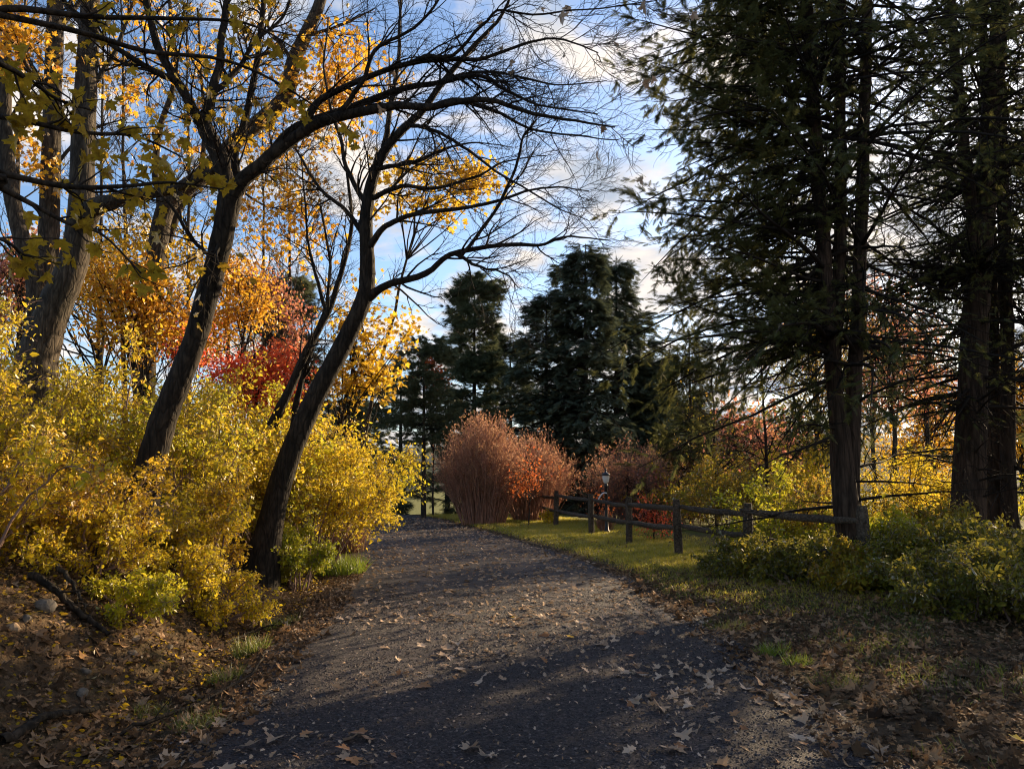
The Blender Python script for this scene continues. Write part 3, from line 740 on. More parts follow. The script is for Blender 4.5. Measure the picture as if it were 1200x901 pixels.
# thin bare trees of the wood behind
BG = [(150, 22, 'thin bare tree in the wood between the thick trunk and the crooked tree', -40), (225, 24, 'thin bare tree behind the fork of the dark leaning maple', -20), (310, 26, 'thin bare tree left of the companion stems', 120),
      (20, 19, 'thin bare tree behind the curved pale trunk', -60), (118, 26, 'thin bare tree close right of the thick rough barked trunk', -60), (345, 23, 'thin bare upright tree between the leaning trees', 160), (270, 28, 'thinnest bare tree right of the dark leaning trunk', 60)]
for x, d, lb, yt in BG:
    b = base_at(x, d); tp_ = P(x + rng.uniform(-14, 14), yt, d)
    k = np.linspace(0, 1, 24)[:, None]
    path = b * (1 - k) + tp_ * k + np.cumsum(rng.standard_normal((24, 3)), 0) * .02
    t = empty('bare_tree', b, lb, 'tree', 'thin bare trees of the wood')
    rad = np.linspace(.09, .02, 24)
    Buf().tubes(path, rad, 8, .03).build('trunk', M['bark_grey'], t, True)
    B, Br = grow(path[None], rad[None], 34, .3, 1, (30, 60), 2.6, 7, .13, (0, 0, .08), .45, .008, .005)
    D, Dr = grow(B, Br, 6, .2, 1, (25, 55), 1.1, 5, .15, (0, 0, .04), .6, .005, .003)
    E, Er = grow(D, Dr, 3, .2, 1, (25, 55), .5, 4, .15, (0, 0, .04), .7, .004, .003)
    Buf().tubes(B, Br, 5).tubes(D, Dr, 4).tubes(E, Er, 3).build('branches', M['bark_grey'], t, True)
    o_ = E[:, -1][rng.permutation(len(E))[:160]]
    put_leaves(t, 'crown', o_, 'orange', OVAL, .12, .6)

# near maple whose branches reach in at upper left: trunk stands left of the frame
bf = on(-3.4, 2.4, -.1)
t = empty('maple_tree', bf, 'near maple reaching in with large dull gold leaves, its trunk out of view', 'tree')
k = np.linspace(0, 1, 20)[:, None]
trunk = bf * (1 - k) + np.array([-3.1, 2.6, 6.5]) * k + rng.standard_normal((20, 3)) * .01
Buf().tubes(trunk, np.linspace(.14, .06, 20), 12, .03).build('trunk', M['bark_maple'], t, True)
def from_trunk(px, z, r, n=24):
    pts = [np.array([-3.3, 2.45, z])] + [P(*q) for q in px]
    return spline(np.array(pts), n), np.linspace(r, .004, n)
lf = [from_trunk([(-40, 195, 3.3), (0, 203, 3.4), (80, 219, 3.6), (150, 218, 3.7), (200, 214, 3.8), (262, 222, 3.9)], 2.7, .022),
      from_trunk([(-30, 205, 3.2), (0, 220, 3.3), (33, 237, 3.4), (80, 262, 3.5), (120, 275, 3.5), (165, 320, 3.5)], 2.6, .02),
      from_trunk([(-60, 60, 3.2), (0, 75, 3.3), (40, 98, 3.5), (70, 118, 3.6), (110, 130, 3.7)], 3.2, .02),
      from_trunk([(-60, 10, 3.6), (20, 10, 3.8), (110, 20, 4.0), (200, 22, 4.2), (290, 28, 4.4), (350, 60, 4.5)], 3.6, .025),
      from_trunk([(-60, 130, 3.4), (20, 140, 3.5), (90, 155, 3.7), (160, 160, 3.9), (215, 185, 4.0)], 3.0, .02),
      from_trunk([(-60, 270, 3.0), (0, 280, 3.1), (30, 300, 3.2)], 2.4, .016),
      from_trunk([(60, 30, 4.0), (170, 60, 4.3), (260, 70, 4.6), (330, 100, 4.8), (420, 160, 5.0)], 3.5, .02)]
for p, r in lf: Buf().tubes(p, r, 6).build('limb', M['bark_maple'], t, True)
A, Ar = stack(lf)
B, Br = grow(A, Ar, 9, .45, 1, (25, 70), .32, 5, .2, (0, 0, -.02), .6, .003, .002)
Buf().tubes(B, Br, 4).build('twigs', M['twig'], t, True)
lo, ld = sample_paths(B, 2, .5, 1.0)
sel = rng.random(len(lo)) < .8
lo = lo[sel]
specs = [(20, 95, 3.5), (45, 110, 3.5), (62, 135, 3.6), (25, 138, 3.5), (98, 125, 3.7), (155, 110, 3.9), (60, 85, 3.5), (190, 22, 4.2), (268, 32, 4.3), (282, 24, 4.3), (160, 155, 3.9), (182, 188, 3.9), (200, 192, 3.9), (228, 190, 3.9), (236, 240, 3.9), (112, 190, 3.7), (120, 160, 3.7),
         (20, 272, 3.2), (32, 298, 3.2), (195, 268, 3.8), (163, 325, 3.5), (140, 195, 3.8), (155, 205, 3.8), (215, 205, 3.9), (240, 198, 3.9), (170, 205, 3.8), (10, 90, 3.4), (50, 165, 3.6), (130, 205, 3.7), (418, 155, 5), (337, 108, 4.7), (325, 118, 4.7), (8, 150, 3.4), (75, 60, 3.6)]
ex = np.array([P(*s_) for s_ in specs]).repeat(3, 0) + rng.standard_normal((3 * len(specs), 3)) * .055
lo = np.vstack([lo, ex])
K = len(lo)
d_ = rng.standard_normal((K, 3)) * .7 + [.15, -.1, -.75]; n_ = rng.standard_normal((K, 3)) * .5 + [.1, -.75, .5]
h_ = rng.random(K) < .5
Rm = orient(d_, n_); sz = rng.uniform(.05, .10, K)
Buf().scatter(*MAPLE_CURL, lo[h_], Rm[h_], sz[h_]).scatter(*MAPLE, lo[~h_], Rm[~h_], sz[~h_]).build('crown', M['ochre'], t)

# ------------------------------------------------------------------ shrubs
def shrub(name, base, R, H, label, leaf='yellow', size=.045, stems=26, tw=12, lv=22, group=None, lean=(0, 0), squash=1.0, twig='twig_tan', spread=.75, cat='shrub', tmin=.3, l1=.46, tmpl=OVAL, low=.3):
    t = empty(name, base, label, cat, group)
    az = rng.uniform(0, 2 * pi, stems); rr = R * rng.uniform(.1, 1.35, stems); hh = H * rng.uniform(low, 1.15, stems) * (1.08 - .28 * np.minimum(rr / R, 1.3))
    tip = np.stack([np.cos(az) * rr + lean[0], np.sin(az) * rr * squash + lean[1], hh * rng.uniform(.75, 1, stems)], 1) + base
    o = base + np.stack([np.cos(az) * rr * .3, np.sin(az) * rr * .3, np.full(stems, -.05)], 1)
    mid = o * .5 + tip * .5; mid[:, 2] = o[:, 2] + hh * rng.uniform(spread, 1.15, stems)
    u = np.linspace(0, 1, 9)[None, :, None]
    A = (1 - u) ** 2 * o[:, None] + 2 * u * (1 - u) * mid[:, None] + u ** 2 * tip[:, None] + rng.standard_normal((stems, 9, 3)) * .015
    Ar = np.linspace(.014, .004, 9)[None].repeat(stems, 0)
    B, Br = grow(A, Ar, tw, tmin, 1, (30, 75), l1 * (R + H) / 3, 5, .18, (0, 0, -.01), .6, .003, .002)
    D, Dr = grow(B, Br, 2, .2, .9, (30, 70), l1 * .55 * (R + H) / 3, 3, .2, (0, 0, 0), .7, .0025, .0018)
    Buf().tubes(A, Ar, 5).tubes(B, Br, 3).tubes(D, Dr, 3).build('stems', M[twig], t, True)
    o0, d0 = sample_paths(A, lv * 2, .3, 1.0); o1, d1 = sample_paths(B, lv, .1, 1.0); o2, d2 = sample_paths(D, max(1, lv // 2), .1, 1.0)
    lo = np.vstack([o0, o1, o2]); ld = np.vstack([d0, d1, d2])
    if len(lo):
        lo = lo + rng.standard_normal(lo.shape) * size * .7
        K = len(lo); d = ld * .5 + rng.standard_normal((K, 3)) * .8 + [0, 0, -.35]; n = rng.standard_normal((K, 3)) * .8 + [.1, -.1, .6]
        Buf().scatter(*tmpl, lo, orient(d, n), size * np.clip(rng.lognormal(-.12, .38, K), .35, 2.0)).build('foliage', M[leaf], t)
    return t
gsh = 'yellow shrubs along the bank'
def ontop(x, d): return on(P(x, 560, d)[0], d)
lv_ = lambda d: 11 if d < 11 else 17
HS = [(-35, 8.6, 1.2, 2.8, 'tall yellow shrub at the far left under the grey trunks', 'yellow', .05, 26, (0, 0), .3),
      (140, 10.0, 1.3, 2.2, 'tall yellow shrub just left of the dark leaning trunk', 'yellow', .05, 28, (0, 0), .3),
      (232, 10.2, 1.1, 2.0, 'loose yellow shrub between the two leaning trunks', 'yellow', .046, 26, (0, 0), .3),
      (362, 13.2, 1.25, 2.35, 'yellow green shrub leaning over the road edge', 'yellow', .052, 34, (.42, -.1), .6),
      (88, 7.7, .8, 1.2, 'yellow shrub in front of the foot of the dark leaning trunk', 'yellow', .042, 16, (0, 0), .3),
      (225, 9.0, .8, 1.0, 'small gold shrub spilling down the bank between the leaning trunks', 'yellow', .038, 20, (.1, -.1), .2),
      (225, 12.6, 1.9, 2.9, 'yellow shrub behind the dark leaning trunk', 'yellow', .056, 34, (0, 0), .3),
      (322, 13.8, 1.9, 2.5, 'yellow shrub behind the slender leaning trunk', 'yellow', .056, 34, (0, 0), .3),
      (-60, 6.2, .9, 1.4, 'shaded yellow green shrub at the left edge over the stones', 'yellow', .044, 18, (0, 0), .3),
      (35, 7.2, .9, 1.3, 'lime and gold shrub on the bank above the fallen branch', 'yellow', .042, 18, (0, 0), .25),
      (350, 11.5, .5, 1.0, 'small lime green shrub at the foot of the slender leaning tree', 'lime', .04, 20, (0, 0), .2),
      (75, 12.0, 1.7, 2.9, 'dense yellow shrub around the foot of the thick rough barked trunk', 'yellow', .052, 34, (0, 0), .3),
      (25, 9.6, 1.0, 2.3, 'yellow shrub in front of the thick rough barked trunk', 'yellow', .048, 24, (0, 0), .3),
      (250, 11.6, .8, 1.3, 'low yellow shrub left of the foot of the slender leaning tree', 'yellow', .046, 20, (0, 0), .3),
      (255, 9.4, .6, 1.2, 'thin yellow shrub at the middle of the bank between the trunks', 'yellow', .042, 14, (0, 0), .4),
      (110, 7.2, .55, .7, 'sprawling gold sprig over the exposed bank edge', 'yellow', .036, 14, (.1, -.2), .2),
      (200, 7.9, .55, .5, 'lowest gold sprig hanging over the pale root', 'yellow', .034, 14, (.15, -.2), .2),
      (160, 7.0, .4, .4, 'tiny gold sprig low on the bank face under the yellow shrubs', 'yellow', .032, 12, (.1, -.2), .2),
      (255, 8.4, .5, .5, 'tiny gold sprig at the ditch side under the small gold shrub', 'yellow', .032, 12, (.1, -.2), .2),
      (-12, 6.8, .55, .7, 'low gold sprig behind the small whitish stone', 'yellow', .036, 12, (0, 0), .2)]
for x, d, R, H, lb, lf_, sz, ns, ln_, lw_ in HS:
    hk = globals().get('hk', -1) + 1
    if lf_ == 'yellow': lf_ = ('yellow', 'yellow', 'yellowlime', 'yellow', 'yellowgold')[hk % 5]
    shrub('honeysuckle_shrub', ontop(x, d), R, H, lb, lf_, sz, ns, 17, lv_(d), gsh, lean=ln_, low=lw_)

# ------------------------------------------------------------------ conifers
def conifer(name, base, stems, label, zlo, zhi, nb, Lfun, droop=.15, nsec=14, nspr=9, sl=.25, sec=.35, leaf='hemlock', bark='bark_hemlock', dead=0, group=None, tmpl=SPRAY, azbias=None, up=0.0, keep=None, tipdroop=.05, cat='tree', inner=.15, wild=.1):
    """stems: list of (path, radius). Branches with flat side shoots carrying needle sprays."""
    t = empty(name, base, label, cat, group)
    for i, (p, r) in enumerate(stems):
        Buf().tubes(p, r, 14 if i == 0 else 10, .025).build('trunk', M[bark], t, True)
    def branches(n, z0, z1, lf, dr, first=.35):
        si = rng.integers(0, len(stems), n); z = z0 + (z1 - z0) * rng.random(n)
        A = np.zeros((n, 9, 3)); Ar = np.zeros((n, 9))
        az = rng.uniform(0, 2 * pi, n)
        if azbias is not None:
            m_ = rng.random(n) < azbias[1]; az[m_] = azbias[0] + rng.standard_normal(m_.sum()) * azbias[2]
        for i in range(n):
            p, r = stems[si[i]]
            zz_ = min(max(z[i], p[0, 2] + .2), p[-1, 2])
            pos = np.array([np.interp(zz_, p[:, 2], p[:, k]) for k in range(3)]); rr = np.interp(zz_, p[:, 2], r)
            ln = lf(zz_) * rng.uniform(.45, 1.12)
            d = np.array([cos(az[i]), sin(az[i]), up + rng.normal(0, wild)]); q = pos.copy(); A[i, 0] = q
            for k in range(8):
                d = d + rng.standard_normal(3) * .07; d[2] -= dr / 8 + tipdroop * k / 24; d = d / np.linalg.norm(d)
                q = q + d * ln / 8; A[i, k + 1] = q
            Ar[i] = np.linspace(min(rr * .35, .012 + .011 * ln), .004, 9)
        return A, Ar
    A, Ar = branches(nb, zlo, zhi, Lfun, droop)
    B, Br = grow(A, Ar, nsec, inner, 1, (35, 65), sec * 3, 5, .10, (0, 0, -.03), .5, .003, .002, planar=wild < .2, lfall=.55)
    b = Buf().tubes(A, Ar, 5).tubes(B, Br, 3)
    if dead:
        X, Xr = branches(dead, stems[0][0][0, 2] + 1.2, zhi * .7, lambda z: 2.5, .12)
        Y, Yr = grow(X, Xr * .8, 9, .2, 1, (30, 70), .7, 5, .18, (0, 0, -.02), .5, .004, .003)
        Zp, Zr = grow(Y, Yr, 3, .2, 1, (30, 70), .35, 4, .18, (0, 0, -.02), .6, .003, .002)
        b.tubes(X, Xr * .8, 5).tubes(Y, Yr, 4).tubes(Zp, Zr, 3)
    b.build('branches', M['twig'], t, True)
    o, d = sample_paths(B, nspr, .1, 1.0)
    K = len(o)
    if keep is not None:
        s_ = keep(o); o = o[s_]; d = d[s_]; K = len(o)
    side = norm(np.cross(d, np.array([0, 0, 1.0]))) * np.where(rng.random(K) < .5, 1, -1)[:, None]
    dd_ = d * .8 + side * rng.uniform(.1, .9, (K, 1)) + rng.standard_normal((K, 3)) * .18 + [0, 0, -.12]
    nn_ = rng.standard_normal((K, 3)) * .35 + [0, 0, 1]
    Buf().scatter(*tmpl, o, orient(dd_, nn_), sl * rng.uniform(.6, 1.25, K)).build('crown', M[leaf], t)
    return t
def stem(px, d, r, n=40, base=None):
    pts = [P(x, y, d) for x, y in px]
    if base is not None: pts = [base] + pts
    p = spline(np.array(pts), n) + rng.standard_normal((n, 3)) * .006
    return p, np.interp(np.linspace(0, 1, n), np.linspace(0, 1, len(r)), r)

# nearest hemlock: double trunk at the fence
h1 = on(5.28, 11.75, -.1)
st = [stem([(992, 600), (985, 520), (978, 450), (966, 300), (955, 150), (946, 0), (938, -160), (932, -330)], 11.75, [.27, .18, .13, .11, .10, .08, .04], base=h1),
      stem([(997, 600), (998, 520), (1001, 450), (1007, 330), (1011, 200), (1015, 60), (1018, -100), (1022, -280)], 11.85, [.22, .15, .12, .105, .095, .08, .04], base=h1 + [.06, .05, 0]),
      stem([(978, 420), (983, 330), (985, 200), (984, 60), (986, -120), (988, -300)], 11.95, [.10, .10, .09, .04])]
conifer('hemlock_tree', h1, st, 'dark hemlock with a double trunk standing against the fence', 3.3, 13.2, 330, lambda z: np.interp(z, [2, 4, 6, 8, 11, 14], [3.2, 3.8, 3.7, 3.6, 3.1, 1.2]), .26, 14, 15, .145, .36, dead=75, azbias=(radians(170), .4, .7), wild=.2, keep=lambda o: rng.random(len(o)) < np.where(o[:, 0] < 4.4, .88, np.where(o[:, 2] > 8.3, .55, .30)))
conifer_low = None
h2 = on(8.35, 14, -.1)
st = [stem([(1134, 620), (1138, 500), (1142, 400), (1149, 300), (1160, 150), (1174, 0), (1184, -150), (1190, -300)], 14, [.37, .28, .24, .21, .17, .13, .07], base=h2),
      stem([(1143, 330), (1139, 250), (1128, 150), (1114, 0), (1104, -140)], 13.9, [.12, .11, .09, .04])]
conifer('hemlock_tree', h2, st, 'broad brown hemlock trunk with a leaning second stem at the right', 2.8, 13.5, 200, lambda z: np.interp(z, [3, 6, 10, 14], [2.6, 3.2, 2.8, 1.2]), .2, 13, 11, .14, .34, dead=100, wild=.25, keep=lambda o: rng.random(len(o)) < np.where(o[:, 2] > 9, .5, .27))
h3 = on(9.6, 15.4, -.1)
st = [stem([(1166, 610), (1164, 450), (1161, 300), (1155, 120), (1150, -60), (1148, -240)], 15.4, [.16, .13, .11, .09, .04], base=h3)]
conifer('hemlock_tree', h3, st, 'slim hemlock trunk close behind the broad brown trunk', 4.5, 13, 60, lambda z: 2.3, .2, 12, 10, .15, .34, dead=30, wild=.3, keep=lambda o: rng.random(len(o)) < .45)
h4 = on(10.1, 15.1, -.1)
st = [stem([(1184, 610), (1181, 450), (1178, 300), (1172, 120), (1166, -60), (1160, -240)], 15.1, [.17, .14, .12, .10, .05], base=h4)]
conifer('hemlock_tree', h4, st, 'slim straight hemlock trunk nearest the right edge', 4.5, 13, 60, lambda z: 2.3, .2, 12, 10, .15, .34, dead=30, wild=.3, keep=lambda o: rng.random(len(o)) < .45)
h6 = on(9.6, 22.3, -.1); k = np.linspace(0, 1, 24)[:, None]  # hemlock added so that its crown casts shade streaks across the road
st = [(h6 * (1 - k) + (h6 + [.1, 0, 8.2]) * k, np.linspace(.13, .02, 24))]
conifer('hemlock_tree', h6, st, 'slender hemlock added behind the double trunk to shade the road', 2.6, 8.2, 45, lambda z: np.interp(z, [2, 5, 8.2], [1.6, 1.9, .4]), .2, 10, 8, .18, .36, dead=14, wild=.2)
h5 = on(7.0, 30, -.1); k = np.linspace(0, 1, 24)[:, None]
st = [(h5 * (1 - k) + (h5 + [.1, 0, 7.2]) * k, np.linspace(.14, .02, 24))]
conifer('hemlock_tree', h5, st, 'feathery young hemlock in the gap between the evergreens and the double trunk', .8, 7.2, 110, lambda z: np.interp(z, [0, 2, 7.2], [2.0, 2.4, .4]), .15, 11, 8, .2, .4, dead=10, wild=.2)
# hemlocks beyond the right edge that shade the verge
for (x, y, lb) in [(11.6, 11.6, 'hemlock just outside the picture whose boughs shade the verge'), (13.2, 16.2, 'hemlock outside the picture behind the slim trunks')]:
    b = on(x, y, -.1); k = np.linspace(0, 1, 24)[:, None]
    st = [(b * (1 - k) + (b + [.2, .2, 13.5]) * k, np.linspace(.26, .05, 24))]
    conifer('hemlock_tree', b, st, lb, 1.8, 13, 58, lambda z: np.interp(z, [1, 6, 13], [3.0, 2.8, 1.0]), .25, 10, 7, .27, .36)
def far_conifer(x, d, ytop, R, label, leaf='spruce', nb=120, base_z=.6, droop=.3, sl=.42, nsec=9, nspr=5, power=.8, tmpl=SPRAY, bark='bark_far', r=.22, up=.1, group=None, sec=.4, name='spruce_tree', tipdroop=.1, bx=None, minR=.25):
    b = on(P(bx if bx else x, 560, d)[0], d, -.2); tp_ = P(x, ytop, d)
    k = np.linspace(0, 1, 28)[:, None]
    st = [(b * (1 - k) + tp_ * k, np.linspace(r, .02, 28))]
    H = tp_[2] - b[2]
    lf = lambda z: R * max(minR / R, (1 - (z - b[2]) / H)) ** power
    return conifer(name, b, st, label, b[2] + base_z, tp_[2] - .1, nb, lf, droop, nsec, nspr, sl, sec, leaf, bark, 0, group, tmpl, up=up, tipdroop=tipdroop)
far_conifer(556, 42, 330, 2.6, 'pale green pine standing tall left of the big dark spruce', 'pine', 210, 2, .0, .36, 10, 8, .45, TUFT, up=.25, name='pine_tree', minR=.7)
far_conifer(640, 38, 345, 4.4, 'broad dark spruce, widest of the evergreens past the bend', 'spruce', 210, .6, .25, .34, 11, 7, .6, minR=.3)
far_conifer(686, 37, 286, 3.6, 'tallest dark spruce with drooping boughs past the bend', 'spruce', 240, .6, .45, .34, 11, 7, .5, tipdroop=.35, minR=.3)
far_conifer(722, 40, 300, 3.2, 'weeping dark spruce right of the tallest spruce', 'spruce', 180, .6, .8, .36, 11, 7, .5, tipdroop=.7, minR=.3)
far_conifer(665, 44, 310, 4.0, 'dark spruce standing behind the tallest spruce', 'spruce', 120, .6, .4, .4, 10, 6, .6, minR=.3)
far_conifer(497, 31, 398, 1.7, 'spindly pine with a bare lower trunk near the road bend', 'pine', 60, 3.2, .0, .3, 8, 7, .4, TUFT, up=.2, name='pine_tree', r=.12, minR=.5)
far_conifer(470, 46, 425, 2.8, 'dim grey green pine left of the spindly pine', 'pine', 64, .6, .0, .36, 9, 6, .5, TUFT, up=.2, name='pine_tree')
far_conifer(430, 40, 440, 2.8, 'dark pine behind the yellow shrub at the road edge', 'pine', 64, .6, .0, .36, 9, 6, .5, TUFT, up=.2, name='pine_tree')
far_conifer(525, 48, 450, 3.2, 'low dark spruce behind the russet bush', 'spruce', 80, .4, .2, .42, 9, 6, .5)
far_conifer(598, 46, 390, 3.6, 'dark spruce filling between the pale pine and the broad spruce', 'spruce', 190, .4, .2, .45, 10, 6, .5)
far_conifer(748, 41, 365, 2.6, 'shorter dark spruce on the right shoulder of the evergreens', 'spruce', 150, .6, .4, .38, 10, 6, .5, minR=.3)
far_conifer(765, 40, 420, 2.3, 'low dark spruce at the right end of the evergreens', 'spruce', 200, .4, .3, .45, 10, 6, .5)
far_conifer(805, 44, 455, 2.4, 'lowest dark spruce showing under the hemlock boughs', 'spruce', 160, .4, .3, .45, 10, 6, .5)
far_conifer(335, 27, 320, 2.0, 'dark pine seen between the two leaning trees', 'pine', 90, 1.0, .0, .34, 8, 7, .5, TUFT, up=.2, name='pine_tree', r=.12)
far_conifer(400, 34, 470, 2.0, 'small dark pine at the left end of the road bend', 'pine', 90, .4, .0, .4, 8, 6, .5, TUFT, up=.2, name='pine_tree')
# orange oak spray on the spindly pine side
leafy_tree('oak_tree', 508, 33, [(510, 440, 33, 11, 14, 240), (500, 425, 33, 8, 8, 70), (517, 450, 33, 6, 6, 60)], 'redorange', .2, 'small orange oak beside the spindly pine', .05, 420)
for (x, d, y, mt, lb, n_) in [(898, 20.5, 385, 'pink', 'thin sapling with a few red leaves behind the fence', 150), (838, 26, 430, 'mixed', 'thin sapling with sparse green leaves behind the fence shrubs', 260), (985, 26, 400, 'orange', 'thin sapling with orange leaves in line with the double trunk', 260)]:
    b = base_at(x, d); tp_ = P(x - 6, y, d); k = np.linspace(0, 1, 20)[:, None]
    path = b * (1 - k) + tp_ * k + np.cumsum(rng.standard_normal((20, 3)), 0) * .012
    t = empty('sapling', b, lb, 'tree', 'saplings behind the fence'); rad = np.linspace(.06, .012, 20)
    Buf().tubes(path, rad, 8, .03).build('trunk', M['bark_hemlock'], t, True)
    B, Br = grow(path[None], rad[None], 30, .3, 1, (40, 75), 2.0, 7, .13, (0, 0, .03), .5, .008, .004)
    D, Dr = grow(B, Br, 7, .15, 1, (25, 60), .8, 5, .15, (0, 0, .0), .6, .005, .003)
    E, Er = grow(D, Dr, 3, .2, 1, (25, 60), .4, 4, .15, (0, 0, .0), .7, .004, .003)
    Buf().tubes(B, Br, 5).tubes(D, Dr, 4).tubes(E, Er, 3).build('branches', M['twig'], t, True)
    put_leaves(t, 'crown', E[:, -1][rng.permutation(len(E))[:n_]], mt, OVAL, .1, .6)
# distant autumn trees past the right trunks
leafy_tree('oak_tree', 1046, 28, [(1046, 400, 28, 50, 50, 900), (1030, 350, 28, 40, 30, 350), (1066, 450, 28, 46, 36, 500), (1020, 460, 28, 36, 30, 350)], 'pink', .14, 'thin crowned rusty oak in the gap right of the double trunk', .11, 330, tmpl=OAK, ntw=55)
leafy_tree('oak_tree', 1022, 33, [(1012, 390, 33, 50, 40, 800), (1040, 440, 33, 46, 40, 600), (985, 430, 33, 40, 36, 500)], 'orange', .15, 'pale orange oak partly hidden by the double trunk', .11, 350, tmpl=OAK, ntw=55)
leafy_tree('oak_tree', 1085, 37, [(1080, 420, 37, 50, 36, 700), (1060, 380, 37, 36, 36, 350), (1100, 470, 37, 40, 30, 400)], 'pink', .16, 'rusty oak close left of the broad brown trunk', .12, 370, tmpl=OAK, ntw=55)
leafy_tree('oak_tree', 955, 36, [(950, 410, 36, 44, 36, 500), (930, 450, 36, 40, 30, 400), (970, 360, 36, 36, 30, 250)], 'mixed', .16, 'dull green oak close left of the double trunk', .12, 350, tmpl=OAK, ntw=55)
for (x, d, y, mt, lb) in [(1090, 60, 480, 'orange', 'orange tree far beyond, left of the broad brown trunk'), (860, 50, 505, 'pink', 'faded red tree far behind the fence shrubs'), (1195, 46, 450, 'orange', 'orange tree far beyond at the right edge'), (930, 55, 495, 'olive', 'olive tree far behind, left of the double trunk')]:
    leafy_tree('maple_tree', x, d, [(x, y, d, 44, 34, 700), (x - 34, y + 36, d, 40, 30, 500), (x + 36, y + 34, d, 40, 30, 500), (x, y + 62, d, 60, 30, 600)], mt, .32, lb, .16, y - 20, ntw=90)

# ------------------------------------------------------------------ bushes past the fence
def fan_bush(name, base, R, H, label, n=520, twig='twig_red', leaf=None, nl=0, size=.05, cat='bush', power=1.0, plume=0):
    t = empty(name, base, label, cat)
    az = rng.uniform(0, 2 * pi, n); a = rng.random(n) ** .6
    tip = base + np.stack([np.cos(az) * R * a, np.sin(az) * R * a * .8, H * (1 - .42 * a ** 2.4) * rng.uniform(.68, 1.05, n)], 1)
    o = base + np.stack([np.cos(az) * R * .45 * a, np.sin(az) * R * .4 * a, np.full(n, -.05)], 1)
    mid = (o + tip) / 2 + np.stack([-np.cos(az) * R * .08 * a, -np.sin(az) * R * .08 * a, np.full(n, H * .05)], 1)
    u = np.linspace(0, 1, 8)[None, :, None]
    A = (1 - u) ** 2 * o[:, None] + 2 * u * (1 - u) * mid[:, None] + u ** 2 * tip[:, None] + np.cumsum(rng.standard_normal((n, 8, 3)) * .022, 1)
    Ar = rng.uniform(.6, 1.4, (n, 1)) * np.linspace(.011, .004, 8)[None]
    B, Br = grow(A, Ar, 9, .3, 1, (12, 45), H * .2, 4, .14, (0, 0, .10), .7, .0055, .0035)
    Buf().tubes(A, Ar, 4).tubes(B, Br, 3).build('stems', M[twig], t, True)
    if plume:
        q, dq = sample_paths(B, max(1, plume // len(B) + 1), .45, 1.05)
        K = len(q); d_ = dq + rng.standard_normal((K, 3)) * .4
        Buf().scatter(OVAL[0] * [.5, 1, 1], OVAL[1], q + rng.standard_normal(q.shape) * .02, orient(d_, rng.standard_normal((K, 3))), rng.uniform(.035, .085, K)).build('plumes', M['plume'], t)
    if leaf:
        q, dq = sample_paths(B, max(1, nl // len(B) + 1), .2, 1); q = q[rng.permutation(len(q))[:nl]]
        put_leaves(t, 'foliage', q + rng.standard_normal(q.shape) * .04, leaf, OVAL, size, .3)
    return t
fan_bush('russet_bush', on(P(566, 560, 27)[0], 27, 0), 1.65, 3.75, 'big russet fan shaped bush of bare upright stems', 560, 'twig_red', 'pink', 500, .06, plume=16000)
fan_bush('russet_bush', on(P(625, 560, 29)[0], 29, 0), 1.7, 3.3, 'lower russet bush right of the big fan shaped bush', 340, 'twig_red', 'pink', 700, .06, plume=9000)
def small_leafy(name, x, d, cl, mat, size, label, cat='shrub'):
    return leafy_tree(name, x, d, cl, mat, size, label, .025, None, None, 'bark_far', OVAL, 0, cat, 40, mult=1.0)
small_leafy('burning_bush', 620, 25.8, [(618, 562, 25.8, 14, 13, 420), (625, 536, 25.8, 17, 14, 150), (612, 575, 25.8, 12, 8, 150), (650, 560, 25.8, 12, 14, 40)], 'redorange', .075, 'small scarlet bush glowing in front of the russet bushes')
# mixed pinkish thicket behind the lamp
TH = [(688, 38, 2.9, 4.0, 'mauve grey twiggy thicket left of the lamp post', 'pink', 2600), (738, 29, 2.0, 2.9, 'mauve grey twiggy thicket with red leaves right of the lamp post', 'pink', 2400), (655, 41, 2.8, 4.2, 'dull twiggy thicket behind the far end of the fence', 'pink', 1500), (790, 31, 2.2, 3.0, 'twiggy thicket with yellow green leaves behind the third fence post', 'mixed', 2600)]
for x, d, R, H, lb, lm, nl in TH:
    fan_bush('twiggy_thicket', on(P(x, 560, d)[0], d), R, H, lb, 260, 'twig_tan', lm, nl, .075, plume=5000)
small_leafy('burning_bush', 735, 28, [(738, 553, 28, 20, 9, 200), (748, 585, 28, 20, 14, 240), (722, 570, 28, 18, 14, 110), (770, 560, 28, 24, 16, 120)], 'pink', .10, 'red leaved bush just right of the lamp post')
small_leafy('burning_bush', 765, 20, [(765, 606, 20, 17, 16, 520), (755, 590, 20, 14, 8, 140)], 'red', .07, 'low crimson bush behind the fence by the third post')
small_leafy('burning_bush', 703, 23.4, [(702, 590, 23.4, 8, 16, 160), (712, 600, 23.4, 6, 8, 60)], 'redorange', .08, 'orange red sprig at the foot of the lamp post')
shrub('yellow_shrub', on(P(642, 560, 27)[0], 27), .22, .55, 'tiny bright yellow plant seen through the far fence rails', 'yellow', .07, 8, 6, 6)
gr_ = 'shrubs behind the fence'
